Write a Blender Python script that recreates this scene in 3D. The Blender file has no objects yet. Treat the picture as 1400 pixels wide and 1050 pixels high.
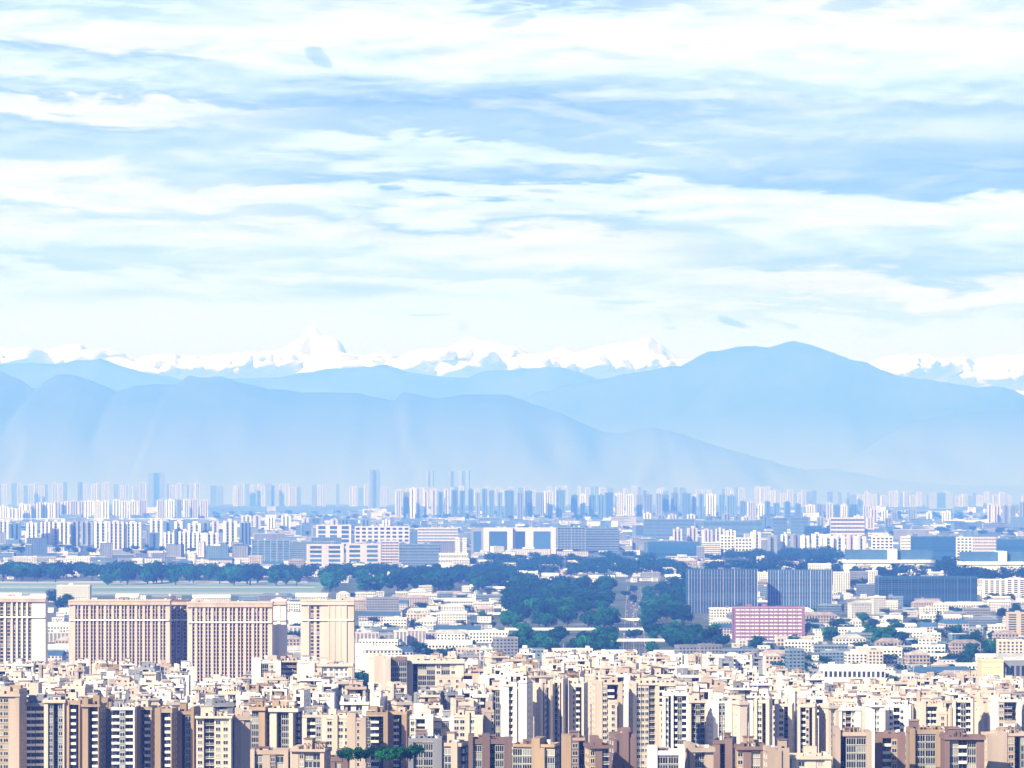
import bpy, math, random, bisect
from mathutils import Vector, noise as mnoise
R = math.radians
scene = bpy.context.scene
# ---------------------------------------------------------------- camera, world, sun, exposure
F = 4981.0      # focal length in pixels of the 1400 px wide photograph
HY = 665.0      # row of the horizon
H = 184.0       # height of the viewpoint
cam_d = bpy.data.cameras.new('camera'); cam = bpy.data.objects.new('camera', cam_d)
scene.collection.objects.link(cam); scene.camera = cam
cam.location = (0, 0, H); cam.rotation_euler = (R(90), 0, 0)
cam_d.sensor_width = 36; cam_d.lens = 36 * F / 1400; cam_d.shift_y = (HY - 525) / 1400
cam_d.clip_start = 5; cam_d.clip_end = 300000
scene.render.resolution_x = 1400; scene.render.resolution_y = 1050
SUN_EL, SUN_AZ = 32.0, -140.0          # azimuth measured from +Y (view direction) towards +X: behind the camera, to the left
scene.view_settings.view_transform = 'Standard'; scene.view_settings.look = 'None'
scene.view_settings.gamma = 1; scene.view_settings.exposure = 1.0
scene.cycles.use_denoising = True
scene.cycles.max_bounces = 4; scene.cycles.diffuse_bounces = 2; scene.cycles.glossy_bounces = 2
scene.cycles.volume_bounces = 2; scene.cycles.transparent_max_bounces = 4
sd = bpy.data.lights.new('sun', 'SUN'); sun = bpy.data.objects.new('sun', sd); scene.collection.objects.link(sun)
sd.energy = 5.0; sd.angle = R(0.5); sd.color = (1.0, 0.95, 0.92)
sv = Vector((math.sin(R(SUN_AZ)) * math.cos(R(SUN_EL)), math.cos(R(SUN_AZ)) * math.cos(R(SUN_EL)), math.sin(R(SUN_EL))))
sun.rotation_euler = sv.to_track_quat('Z', 'Y').to_euler()

class NT:                                   # small helper for node trees
    def __init__(s, tree): s.t = tree; s.n = tree.nodes; s.l = tree.links
    def node(s, kind, **kw):
        nd = s.n.new(kind)
        for k, v in kw.items(): setattr(nd, k, v)
        return nd
    def put(s, nd, i, v):
        if hasattr(v, 'is_output'): s.l.new(v, nd.inputs[i])
        elif v is not None: nd.inputs[i].default_value = v
    def math(s, op, a, b=None, c=None, clamp=False):
        nd = s.node('ShaderNodeMath', operation=op, use_clamp=clamp)
        s.put(nd, 0, a); s.put(nd, 1, b); s.put(nd, 2, c); return nd.outputs[0]
    def vec(s, x, y, z):
        nd = s.node('ShaderNodeCombineXYZ'); s.put(nd, 0, x); s.put(nd, 1, y); s.put(nd, 2, z); return nd.outputs[0]
    def noise(s, v, scale=1, detail=3, rough=.5, dist=0, col=False):
        nd = s.node('ShaderNodeTexNoise'); s.put(nd, 'Vector', v); s.put(nd, 'Scale', float(scale)); s.put(nd, 'Detail', float(detail))
        s.put(nd, 'Roughness', rough); s.put(nd, 'Distortion', float(dist)); return nd.outputs[1 if col else 0]
    def ramp(s, f, stops, interp='LINEAR'):
        nd = s.node('ShaderNodeValToRGB'); nd.color_ramp.interpolation = interp; e = nd.color_ramp.elements
        while len(e) > 1: e.remove(e[-1])
        for k, (p, c) in enumerate(stops):
            el = e[0] if k == 0 else e.new(p)
            el.position = p; el.color = (c[0], c[1], c[2], 1) if hasattr(c, '__len__') else (c, c, c, 1)
        s.put(nd, 0, f); return nd.outputs[0]
    def mix(s, f, a, b, blend='MIX'):
        nd = s.node('ShaderNodeMix', data_type='RGBA', blend_type=blend); s.put(nd, 0, f)
        for i, v in ((6, a), (7, b)): s.put(nd, i, (v[0], v[1], v[2], 1) if isinstance(v, tuple) and len(v) == 3 else v)
        return nd.outputs[2]
def s2l(c): c /= 255; return c / 12.92 if c <= .04045 else ((c + .055) / 1.055) ** 2.4
def L(r, g, b): return (s2l(r), s2l(g), s2l(b))

world = bpy.data.worlds.new('World'); scene.world = world; world.use_nodes = True
w = NT(world.node_tree); w.n.clear()
tc = w.node('ShaderNodeTexCoord'); sep = w.node('ShaderNodeSeparateXYZ'); w.l.new(tc.outputs['Generated'], sep.inputs[0])
X, Y, Z = sep.outputs
az = w.math('ARCTAN2', X, Y); el = w.math('ARCSINE', Z)
sky = w.node('ShaderNodeTexSky', sky_type='NISHITA', sun_disc=False, sun_elevation=R(SUN_EL), sun_rotation=R(SUN_AZ), altitude=500, air_density=1.0, dust_density=.6, ozone_density=1.5)
n1 = w.noise(w.vec(w.math('MULTIPLY', az, 16.), w.math('MULTIPLY', el, 100.), 1.7), 1, 4, .55, .8)
n2 = w.noise(w.vec(w.math('MULTIPLY', az, 70.), w.math('MULTIPLY', el, 420.), 5.1), 1, 4, .6, .8)
n3 = w.noise(w.vec(w.math('MULTIPLY', az, 26.), w.math('MULTIPLY', el, 330.), 9.3), 1, 5, .62, .4)
slope = w.math('MULTIPLY', az, .03)
warp = w.math('ADD', w.math('MULTIPLY', w.math('SUBTRACT', n1, .5), .026), w.math('MULTIPLY', w.math('SUBTRACT', n2, .5), .009))
e2 = w.math('ADD', w.math('ADD', el, warp), slope)
ef = w.math('DIVIDE', e2, .14, clamp=True)
def P(py): return (HY - py) / F / .14
W_, C_, B1, B2, B3 = (1, 1, 1), (.83, .98, 1.0), (.55, .70, .97), (.32, .44, .95), (.14, .25, .95)
def strip(lst): return sorted(((P(py), c) for py, c in lst), key=lambda q: q[0])
left = strip([(-20, B2), (0, B1), (40, B1), (55, C_), (70, W_), (85, W_), (98, B2), (112, B1), (128, C_), (150, B2), (160, W_), (180, W_), (196, B2), (222, B1), (236, B1), (252, W_), (298, W_), (316, B1), (330, W_), (352, C_), (366, B1), (384, B1), (388, C_), (430, C_), (460, (.9, 1.02, 1.05)), (660, (.9, 1.02, 1.05))])
mid = strip([(-30, B2), (0, B2), (10, C_), (18, W_), (76, W_), (98, C_), (128, B2), (142, B3), (160, B2), (184, B2), (192, C_), (214, C_), (232, B2), (250, B3), (258, C_), (278, W_), (292, C_), (306, B2), (322, W_), (345, W_), (366, C_), (388, B1), (396, C_), (430, C_), (460, (.9, 1.02, 1.05)), (660, (.9, 1.02, 1.05))])
right = strip([(-30, B1), (0, W_), (50, W_), (92, C_), (122, B1), (136, B2), (160, B1), (196, B2), (222, B3), (238, B3), (250, C_), (262, W_), (284, W_), (302, C_), (322, B1), (344, B2), (356, B2), (368, W_), (398, W_), (412, B1), (426, C_), (430, C_), (460, (.9, 1.02, 1.05)), (660, (.9, 1.02, 1.05))])
cl, cm, cr = w.ramp(ef, left), w.ramp(ef, mid), w.ramp(ef, right)
azw = w.math('ADD', az, w.math('MULTIPLY', w.math('SUBTRACT', n1, .5), .05))
m1 = w.node('ShaderNodeMapRange', interpolation_type='SMOOTHSTEP'); w.put(m1, 0, azw); m1.inputs[1].default_value = -.105; m1.inputs[2].default_value = -.04
m2 = w.node('ShaderNodeMapRange', interpolation_type='SMOOTHSTEP'); w.put(m2, 0, azw); m2.inputs[1].default_value = .02; m2.inputs[2].default_value = .08
cc = w.mix(m2.outputs[0], w.mix(m1.outputs[0], cl, cm), cr)
# fine streaks, fading out in the clear band above the mountains
stk = w.math('MULTIPLY', w.ramp(n3, [(.38, 0.), (.62, 1.)]), w.ramp(w.math('DIVIDE', el, .14, clamp=True), [(P(430), 0.), (P(395), .5), (P(200), .65), (P(60), .35), (P(0), .3)]))
cc = w.mix(stk, cc, w.mix(.6, cc, B2))
# billowy tops: white puffs with shaded undersides, broken up at several sizes
pf = w.noise(w.vec(w.math('MULTIPLY', az, 26.), w.math('MULTIPLY', el, 130.), 3.3), 1, 5, .58, .5)
pg = w.noise(w.vec(w.math('MULTIPLY', az, 26.), w.math('MULTIPLY', w.math('ADD', el, .003), 130.), 3.3), 1, 5, .58, .5)
lit = w.math('MULTIPLY', w.math('SUBTRACT', pf, pg), 2.8)
band = w.ramp(w.math('DIVIDE', el, .14, clamp=True), [(P(440), 0.), (P(400), .7), (P(120), 1.), (P(0), .8)])
cc = w.mix(w.math('MULTIPLY', w.math('MULTIPLY', lit, band), .7, clamp=True), cc, W_)
cc = w.mix(w.math('MULTIPLY', w.math('MULTIPLY', w.math('MULTIPLY', lit, -1.), band), 1., clamp=True), cc, B2)
for (px, py, rx, ry, tilt, k) in ((1002, 442, 24, 7, .35, .75), (1080, 445, 16, 5, .25, .4), (588, 431, 34, 2.2, 0, .45), (916, 450, 12, 2.5, 0, .4), (912, 436, 9, 5, .6, .25), (436, 82, 22, 14, .5, .55), (702, 32, 36, 9, -.25, .4), (1165, 12, 55, 11, -.1, .45), (855, 413, 50, 2, .02, .35), (632, 446, 9, 9, 0, .22)):
    da = w.math('SUBTRACT', az, (px - 700) / F); de = w.math('SUBTRACT', w.math('ADD', el, w.math('MULTIPLY', w.math('SUBTRACT', n2, .5), .003)), (HY - py) / F)
    de = w.math('ADD', de, w.math('MULTIPLY', da, tilt))
    q = w.math('ADD', w.math('POWER', w.math('ABSOLUTE', w.math('DIVIDE', da, rx / F)), 2.), w.math('POWER', w.math('ABSOLUTE', w.math('DIVIDE', de, ry / F)), 2.))
    q = w.math('MULTIPLY', w.ramp(q, [(0., 1.), (.5, .8), (1., 0.)], 'EASE'), k)
    cc = w.mix(q, cc, (.16, .32, .8))
high = w.mix(w.ramp(w.noise(tc.outputs['Generated'], 3, 5, .6, .5), [(.42, 0.), (.62, 1.)]), sky.outputs[0], (2.0, 2.3, 3.0))
sel = w.ramp(w.math('DIVIDE', el, 1., clamp=True), [(.13, 1.), (.2, 0.)])
SKY_K = 10.8
cloud = w.mix(1., cc, (SKY_K, SKY_K * 1.05, SKY_K * 1.5), 'MULTIPLY')
cloud = w.mix(.12, cloud, sky.outputs[0])
front = w.math('MULTIPLY', sel, w.ramp(w.math('ADD', w.math('MULTIPLY', Y, .5), .5, clamp=True), [(.6, .25), (.9, 1.)]))
fin = w.mix(front, high, cloud)
bg = w.node('ShaderNodeBackground'); w.l.new(fin, bg.inputs[0]); bg.inputs[1].default_value = .06
wo = w.node('ShaderNodeOutputWorld'); w.l.new(bg.outputs[0], wo.inputs[0])

# ---------------------------------------------------------------- helpers
random.seed(7)
def link(o): scene.collection.objects.link(o); return o
def tag(o, label=None, cat=None, group=None, kind=None):
    if label: o['label'] = label
    if cat: o['category'] = cat
    if group: o['group'] = group
    if kind: o['kind'] = kind
    return o
def wx(px, y): return (px - 700) * y / F
def wz(py, y): return H - (py - HY) * y / F
def py_of(z, y): return HY + (H - z) * F / y
def px_of(x, y): return 700 + x * F / y
class MB:
    def __init__(s): s.v = []; s.f = []; s.m = []
    def box(s, x0, x1, y0, y1, z0, z1, m=0, bottom=False):
        i = len(s.v)
        s.v += [(x0, y0, z0), (x1, y0, z0), (x1, y1, z0), (x0, y1, z0), (x0, y0, z1), (x1, y0, z1), (x1, y1, z1), (x0, y1, z1)]
        fs = [(4, 5, 6, 7), (0, 1, 5, 4), (1, 2, 6, 5), (2, 3, 7, 6), (3, 0, 4, 7)]
        if bottom: fs.append((3, 2, 1, 0))
        s.f += [tuple(i + k for k in q) for q in fs]; s.m += [m] * len(fs)
    def poly(s, pts, m=0): i = len(s.v); s.v += pts; s.f.append(tuple(range(i, i + len(pts)))); s.m.append(m)
    def prism(s, pts, z0, z1, m=0):             # pts: ccw (x, y)
        n = len(pts); i = len(s.v)
        s.v += [(x, y, z0) for x, y in pts] + [(x, y, z1) for x, y in pts]
        for k in range(n): s.f.append((i + k, i + (k + 1) % n, i + n + (k + 1) % n, i + n + k)); s.m.append(m)
        s.f.append(tuple(i + n + k for k in range(n))); s.m.append(m)
    def mesh(s, name, mats):
        me = bpy.data.meshes.new(name); me.from_pydata(s.v, [], s.f)
        for q in (mats if isinstance(mats, (list, tuple)) else [mats]): me.materials.append(q)
        if any(s.m): me.polygons.foreach_set('material_index', s.m)
        me.update(); return me
    def build(s, name, mats, parent=None, smooth=False):
        me = s.mesh(name, mats); o = link(bpy.data.objects.new(name, me)); o.parent = parent
        if smooth: me.shade_smooth()
        return o
def empty(name, loc, rz=0):
    o = link(bpy.data.objects.new(name, None)); o.location = loc; o.rotation_euler = (0, 0, rz); o.empty_display_size = 3; return o

def mat(name, c1, c2=None, scale=.1, rough=.8, spec=.3, bump=0, stretch=(1, 1, 1), metal=0, vary=0):
    m = bpy.data.materials.new(name); m.use_nodes = True; t = NT(m.node_tree); b = t.n['Principled BSDF']
    b.inputs['Roughness'].default_value = rough; b.inputs['Specular IOR Level'].default_value = spec; b.inputs['Metallic'].default_value = metal
    c2 = c2 or tuple(k * .8 for k in c1)
    g = t.node('ShaderNodeNewGeometry'); v = t.node('ShaderNodeVectorMath', operation='MULTIPLY'); t.l.new(g.outputs['Position'], v.inputs[0]); v.inputs[1].default_value = stretch
    nz = t.noise(v.outputs[0], scale, 4, .6)
    col = t.mix(t.ramp(nz, [(.35, 0.), (.65, 1.)]), tuple(c1), tuple(c2))
    if vary:
        oi = t.node('ShaderNodeObjectInfo'); hs = t.node('ShaderNodeHueSaturation'); t.l.new(col, hs.inputs['Color'])
        hs.inputs['Value'].default_value = 1
        t.l.new(t.math('ADD', t.math('MULTIPLY', oi.outputs['Random'], vary * 2), 1 - vary), hs.inputs['Value']); col = hs.outputs[0]
    t.l.new(col, b.inputs['Base Color'])
    if bump:
        bp = t.node('ShaderNodeBump'); bp.inputs['Distance'].default_value = bump; t.l.new(nz, bp.inputs['Height']); t.l.new(bp.outputs[0], b.inputs['Normal'])
    return m

# ---------------------------------------------------------------- haze: one closed box of even air round the scene
HAZE_X, HAZE_Y0, HAZE_Y1, HAZE_Z = 16000, -1500, 60000, 2450
hb = MB(); hb.box(-HAZE_X, HAZE_X, HAZE_Y0, HAZE_Y1, -3, HAZE_Z, 0, True)
hm = bpy.data.materials.new('haze_air'); hm.use_nodes = True; t = NT(hm.node_tree); t.n.clear()
pv = t.node('ShaderNodeVolumePrincipled'); mo = t.node('ShaderNodeOutputMaterial'); t.l.new(pv.outputs[0], mo.inputs['Volume'])
pv.inputs['Color'].default_value = (.105, .265, 1, 1); pv.inputs['Absorption Color'].default_value = (.9, .88, 1, 1)
pv.inputs['Density'].default_value = 9.2e-5; pv.inputs['Anisotropy'].default_value = 0
tag(hb.build('haze', hm), kind='stuff')

# ---------------------------------------------------------------- ground
gm = bpy.data.materials.new('ground'); gm.use_nodes = True; t = NT(gm.node_tree); b = t.n['Principled BSDF']; b.inputs['Roughness'].default_value = .95
g = t.node('ShaderNodeNewGeometry'); pos = g.outputs['Position']
a1 = t.noise(pos, .004, 5, .6); a2 = t.noise(pos, .03, 4, .6); a3 = t.noise(pos, .0012, 4, .6)
col = t.mix(t.ramp(a2, [(.4, 0.), (.6, 1.)]), (.055, .07, .075), (.15, .16, .155))
col = t.mix(t.ramp(a1, [(.46, 0.), (.56, 1.)]), col, (.045, .075, .03))
t.l.new(t.mix(t.ramp(a3, [(.5, 0.), (.6, 1.)]), col, (.05, .08, .035)), b.inputs['Base Color'])
gb = MB(); gb.poly([(-15900, -1400, 0), (15900, -1400, 0), (15900, 59900, 0), (-15900, 59900, 0)]); tag(gb.build('ground', gm), kind='structure')

# ---------------------------------------------------------------- mountains as height fields
def interp(prof, x):
    if x <= prof[0][0]: return prof[0][1]
    for (a, ya), (c, yc) in zip(prof, prof[1:]):
        if x <= c: return ya + (yc - ya) * (x - a) / (c - a)
    return prof[-1][1]
def mountain(name, prof, yc, m, depth, base=0, rough=.11, step=5, rows=26, seed=0, x0=-30, x1=1430):
    mb = MB(); nx = int((x1 - x0) / step) + 1; cols = []
    for i in range(nx):
        px = x0 + i * step; x = wx(px, yc); h = wz(interp(prof, px) + 1.6 * mnoise.fractal(Vector((px * .05, seed, 0)), .8, 2.2, 4), yc)
        for j in range(rows):
            u = j / (rows - 1) * 2 - 1; y = yc + u * depth
            if u < 0: h = wz(interp(prof, px + 130 * u * mnoise.noise(Vector((px * .018, u * 2.2, seed * 3.1))) - 40 * u * math.sin(px * .03 + seed)) + 1.6 * mnoise.fractal(Vector((px * .05, seed, 0)), .8, 2.2, 4), yc)
            k = 1 - abs(u) ** 1.15
            n = mnoise.hetero_terrain(Vector((x / 2600, y / 3400, seed)), .9, 2.1, 5, .5) - .5
            z = base + max(0, (h - base) * k * (1 - abs(u) * .15)) + (h - base) * rough * n * min(1, abs(u) * 5) * k
            if j and abs(u) > 0.02: z = min(z, base + (h - base) * (1 - abs(u) * .35))
            mb.v.append((x, y, z if 0 < j < rows - 1 else base - 1))
    for i in range(nx - 1):
        for j in range(rows - 1):
            q = i * rows + j; mb.f.append((q, q + rows, q + rows + 1, q + 1)); mb.m.append(0)
    return tag(mb.build(name, m, smooth=True), kind='structure')
forest = bpy.data.materials.new('slopes_painted_haze'); forest.use_nodes = True; t = NT(forest.node_tree); b = t.n['Principled BSDF']; b.inputs['Roughness'].default_value = 1; b.inputs['Specular IOR Level'].default_value = 0
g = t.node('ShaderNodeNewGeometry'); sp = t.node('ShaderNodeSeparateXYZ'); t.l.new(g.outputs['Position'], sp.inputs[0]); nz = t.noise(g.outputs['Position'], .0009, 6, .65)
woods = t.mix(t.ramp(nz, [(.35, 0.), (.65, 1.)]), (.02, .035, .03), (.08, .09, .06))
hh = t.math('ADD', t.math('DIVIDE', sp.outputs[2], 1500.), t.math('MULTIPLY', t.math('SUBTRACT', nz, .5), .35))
t.l.new(t.mix(t.ramp(hh, [(.0, 0.), (.75, 1.)]), (.25, .27, .26), woods), b.inputs['Base Color'])  # paler towards the foot: low-lying haze painted into the slope colour
r1 = [(-30, 500), (0, 503), (20, 512), (40, 525), (55, 528), (65, 518), (80, 509), (97, 507), (120, 515), (145, 525), (160, 532), (185, 524), (210, 521), (250, 521), (262, 509), (280, 512), (300, 510), (330, 520), (370, 528), (420, 533), (460, 533), (490, 534), (515, 540), (538, 545), (545, 536), (552, 533), (570, 536), (600, 542), (640, 537), (680, 536), (705, 541), (750, 557), (800, 578), (825, 588), (850, 590), (880, 583), (900, 583), (930, 592), (1000, 615), (1100, 642), (1430, 658)]
r2 = [(-30, 492), (0, 494), (40, 494), (75, 496), (100, 492), (140, 488), (165, 498), (210, 507), (250, 515), (300, 512), (350, 510), (380, 510), (430, 503), (450, 499), (480, 499), (530, 496), (560, 508), (590, 512), (640, 514), (665, 504), (700, 503), (720, 500), (770, 496), (810, 508), (860, 530), (900, 560), (1430, 600)]
r3 = [(-30, 640), (600, 600), (640, 570), (700, 548), (740, 532), (800, 520), (850, 510), (900, 500), (930, 497), (950, 488), (970, 477), (985, 476), (1010, 470), (1030, 469), (1048, 472), (1060, 467), (1082, 462), (1110, 470), (1150, 482), (1165, 488), (1185, 490), (1210, 503), (1230, 509), (1260, 513), (1300, 520), (1330, 525), (1370, 525), (1400, 538), (1430, 545)]
r4 = [(-30, 660), (1150, 640), (1200, 600), (1250, 575), (1300, 563), (1350, 560), (1400, 555), (1430, 552)]
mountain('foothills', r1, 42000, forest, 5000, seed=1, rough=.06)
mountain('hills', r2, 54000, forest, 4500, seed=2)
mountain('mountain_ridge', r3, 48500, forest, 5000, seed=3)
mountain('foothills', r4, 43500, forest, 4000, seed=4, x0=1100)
sm = bpy.data.materials.new('snow_and_rock'); sm.use_nodes = True; t = NT(sm.node_tree); b = t.n['Principled BSDF']; b.inputs['Roughness'].default_value = .7
g = t.node('ShaderNodeNewGeometry'); sp = t.node('ShaderNodeSeparateXYZ'); t.l.new(g.outputs['Normal'], sp.inputs[0])
nz = t.noise(g.outputs['Position'], .0016, 5, .65)
f = t.math('ADD', sp.outputs[2], t.math('MULTIPLY', nz, .8))
t.l.new(t.mix(t.ramp(f, [(.98, 0.), (1.12, 1.)]), (.3, .32, .38), (.9, .9, .9)), b.inputs['Base Color'])
snow = [(-30, 466), (0, 468), (14, 470), (30, 485), (50, 488), (62, 472), (75, 473), (95, 468), (112, 470), (130, 490), (340, 500), (362, 488), (380, 474), (398, 461), (410, 453), (414, 447), (420, 443), (428, 438), (436, 446), (446, 454), (456, 458), (466, 466), (476, 484), (500, 500), (590, 500), (605, 480), (616, 470), (626, 466), (640, 458), (655, 462), (668, 466), (682, 467), (700, 474), (718, 488), (735, 481), (752, 478), (768, 474), (790, 479), (806, 476), (830, 469), (850, 467), (868, 465), (878, 461), (888, 458), (896, 465), (908, 472), (925, 484), (950, 500), (1195, 505), (1210, 495), (1228, 488), (1240, 485), (1262, 487), (1290, 489), (1330, 490), (1350, 487), (1370, 484), (1385, 484), (1400, 482), (1430, 480)]
mountain('snow_mountains', snow, 70000, sm, 5000, rough=.35, step=2.5, rows=40, seed=5)
# bank of low cloud between the blue ranges and the snow peaks
cmx = bpy.data.materials.new('cloud'); cmx.use_nodes = True; b = cmx.node_tree.nodes['Principled BSDF']; b.inputs['Base Color'].default_value = (.86, .87, .88, 1); b.inputs['Roughness'].default_value = 1
b.inputs['Subsurface Weight'].default_value = 0
def ico(sub=2):
    import bmesh
    bm = bmesh.new(); bmesh.ops.create_icosphere(bm, subdivisions=sub, radius=1); v = [q.co.copy() for q in bm.verts]; fc = [tuple(k.index for k in p.verts) for p in bm.faces]; bm.free(); return v, fc
IV, IF = ico(3)
def puff(mb, x, y, z, rx, ry, rz, sd, amp=.35):
    i = len(mb.v)
    for v in IV:
        k = 1 + amp * mnoise.fractal(v * 1.6 + Vector((sd, sd * .7, 0)), .8, 2.2, 4)
        mb.v.append((x + v.x * rx * k, y + v.y * ry * k, z + v.z * rz * k))
    mb.f += [tuple(i + q for q in p) for p in IF]; mb.m += [0] * len(IF)
cb = MB(); rc = random.Random(3)
spans = [(-20, 150, 490, 13), (120, 360, 499, 13), (200, 480, 495, 13), (330, 420, 487, 9), (440, 600, 494, 12), (590, 720, 491, 17), (600, 700, 480, 7), (700, 780, 496, 9), (740, 940, 495, 9), (1200, 1310, 500, 11), (1215, 1270, 490, 6), (1310, 1400, 508, 12), (560, 650, 500, 12)]
for (a, c, py, r) in spans:
    n = int((c - a) / 4)
    for k in range(n):
        y = 64500 + rc.uniform(-1200, 1200); px = a + (c - a) * (k + rc.random()) / n; s = rc.uniform(.6, 1.3)
        puff(cb, wx(px, y), y, wz(py + 7 + rc.uniform(-r * .3, r * .5), y), s * r * 2.2 * y / F, s * 900, (s * r * .55 + 7) * y / F, rc.random() * 90, .3)
tag(cb.build('cloud_bank', cmx, smooth=True), kind='stuff')
# ---------------------------------------------------------------- materials of the city
M = {}
def dm(key, *a, **k): M[key] = mat(key, *a, **k)
V = (1, 1, .12)
dm('cream_render', (.58, .50, .46), (.49, .41, .37), .12, stretch=V, vary=.12)
dm('tan_render', (.36, .265, .19), (.27, .19, .135), .12, stretch=V, vary=.14)
dm('rose_render', (.56, .45, .43), (.48, .37, .35), .12, stretch=V, vary=.08)
dm('white_render', (.74, .71, .70), (.64, .60, .58), .12, stretch=V, vary=.08)
dm('pink_render', (.46, .375, .335), (.36, .285, .25), .12, stretch=V, vary=.1)
dm('mauve_render', (.19, .13, .125), (.14, .095, .095), .12, stretch=V, vary=.12)
dm('brown_render', (0.2, 0.131, 0.124), (0.15, 0.097, 0.096), .15, stretch=V, vary=.15)
dm('grey_render', (.24, .25, .30), (.18, .19, .23), .12, stretch=V, vary=.15)
dm('lilac_render', (.55, .50, .56), (.47, .42, .49), .12, stretch=V, vary=.1)
dm('purple_tile', (.24, .12, .22), (.2, .1, .18), .12, stretch=V)
dm('yellow_render', (.58, .5, .34), (.5, .42, .28), .12, stretch=V, vary=.1)
dm('recess_shade', (.075, .08, .11), (.05, .055, .08), .12, stretch=V, vary=.2)  # dark navy recess walls: the shade of the gaps put into the colour
dm('slate_render', (.12, .19, .28), (.085, .14, .22), .1, stretch=V, vary=.25)
dm('blue_panel', (.02, .10, .21), (.014, .07, .16), .1, rough=.4)
dm('roof_concrete', (0.42, 0.359, 0.362), (0.24, 0.194, 0.203), .16, vary=.3)
dm('roof_brown', (0.24, 0.145, 0.136), (0.15, 0.097, 0.096), .2, vary=.2)
dm('roof_pale', (.55, .54, .55), (.36, .36, .38), .1, vary=.2)
dm('roof_blue', (.05, .12, .22), (.035, .09, .17), .1, vary=.2)
dm('metal_white', (.78, .78, .78), (.66, .67, .69), .08, rough=.5)
dm('frame_white', (.7, .7, .69), (.62, .62, .6), .5, rough=.5)
dm('frame_dark', (.09, .09, .1), (.06, .06, .07), .5, rough=.5)
dm('bark', (.09, .06, .04), (.05, .035, .025), 1.)
dm('leaf', (.01, .085, .035), (.018, .11, .045), .35, rough=1, spec=0, vary=.3)
dm('leaf_dark', (.005, .042, .024), (.01, .06, .032), .35, rough=1, spec=0, vary=.3)
dm('asphalt', (.06, .06, .062), (.085, .085, .085), .05)
dm('concrete', (.5, .49, .47), (.38, .37, .36), .08)
dm('grass', (.12, .2, .18), (.26, .34, .29), .01, stretch=(.2, 1, 1))
dm('car_white', (.7, .7, .7), (.66, .66, .66), 1, rough=.3)
dm('car_dark', (.04, .045, .06), (.03, .03, .04), 1, rough=.3)
def glass(key, c, c2, rough=.12):
    m = bpy.data.materials.new(key); m.use_nodes = True; t = NT(m.node_tree); b = t.n['Principled BSDF']; M[key] = m
    oi = t.node('ShaderNodeObjectInfo'); g = t.node('ShaderNodeNewGeometry')
    r = t.noise(g.outputs['Position'], .9, 1, .5)
    t.l.new(t.mix(t.ramp(t.math('ADD', t.math('MULTIPLY', oi.outputs['Random'], .6), t.math('MULTIPLY', r, .4)), [(.3, 0.), (.8, 1.)]), c, c2), b.inputs['Base Color'])
    b.inputs['Roughness'].default_value = rough; b.inputs['Specular IOR Level'].default_value = .5
glass('window_glass', (.008, .01, .022), (.045, .055, .085))
glass('curtained_glass', (.2, .2, .22), (.34, .32, .3), .4)
glass('blue_glass', (.02, .05, .12), (.05, .12, .24), .2)

# ---------------------------------------------------------------- labels
LAB = []
NEAR = [(90, 'at left edge'), (385, 'before the pink slabs'), (500, 'before the lone cream tower'), (690, 'before the lilac blocks'), (1000, 'before the park'), (1120, 'below the purple block'), (9999, 'at lower right')]
MIDS = [(90, 'at left edge'), (410, 'around the pink slabs'), (690, 'above the lilac blocks'), (940, 'near the park'), (1160, 'near the twin blue slabs'), (9999, 'below the wide blue slab')]
FARS = [(130, 'far left'), (350, 'below the left foothills'), (520, 'below the snow pyramid'), (700, 'right of the snow pyramid'), (930, 'left of the highest mountain'), (1180, 'below the highest mountain'), (9999, 'far right')]
ORD = 'first second third fourth fifth sixth seventh eighth ninth tenth eleventh twelfth thirteenth fourteenth fifteenth sixteenth seventeenth eighteenth nineteenth twentieth'.split() + ['%dth' % k for k in range(21, 60)]
def lab(o, px, desc, zone, segs, cat, group=None):
    seg = next(s for lim, s in segs if px < lim) if segs else ''
    o['category'] = cat
    if group: o['group'] = group
    LAB.append((o, px, desc, zone, seg))
def finish_labels():
    d = {}
    for q in LAB: d.setdefault(q[2:], []).append(q)
    for (desc, zone, seg), qs in d.items():
        tail = ', '.join(x for x in (zone, seg) if x); qs.sort(key=lambda q: q[1])
        for k, q in enumerate(qs):
            s = '%s, %s' % (desc, tail) if tail else desc
            if len(qs) == 2: s = ('left ', 'right ')[k] + s
            elif len(qs) > 2:
                s = ('leftmost ' if k == 0 else 'rightmost ' if k == len(qs) - 1 else ORD[k] + ' from left, ') + s
            if len(s.split()) > 16: print('LONG LABEL', s)
            q[0]['label'] = s

# ---------------------------------------------------------------- windows, balconies (mesh data shared by all copies)
CACHE = {}
def cached(key, fn):
    if key not in CACHE: CACHE[key] = fn()
    return CACHE[key]
def win_mesh(wd, ht, fr='frame_white', gl='window_glass'):      # origin at centre of the opening on the wall, front is -y
    wd = round(wd * 4) / 4; ht = round(ht * 5) / 5
    def f():
        m = MB(); a = wd / 2; c = ht / 2
        m.box(-a, a, -.05, .3, -c, c, 1, True)
        for (x0, x1, z0, z1) in ((-a - .12, a + .12, -c - .16, -c), (-a - .1, a + .1, c, c + .1), (-a - .1, -a, -c, c), (a, a + .1, -c, c)):
            m.box(x0, x1, -.13 if z1 > -c else -.24, .3, z0, z1, 0, True)
        if wd > 1.4: m.box(-.05, .05, -.11, .3, -c, c, 0)
        if wd > 2.9:
            for s in (-1, 1): m.box(s * a * .52 - .04, s * a * .52 + .04, -.11, .3, -c, c, 0)
        return m.mesh('window', [M[fr], M[gl]])
    return cached(('w', wd, ht, fr, gl), f)
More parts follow.
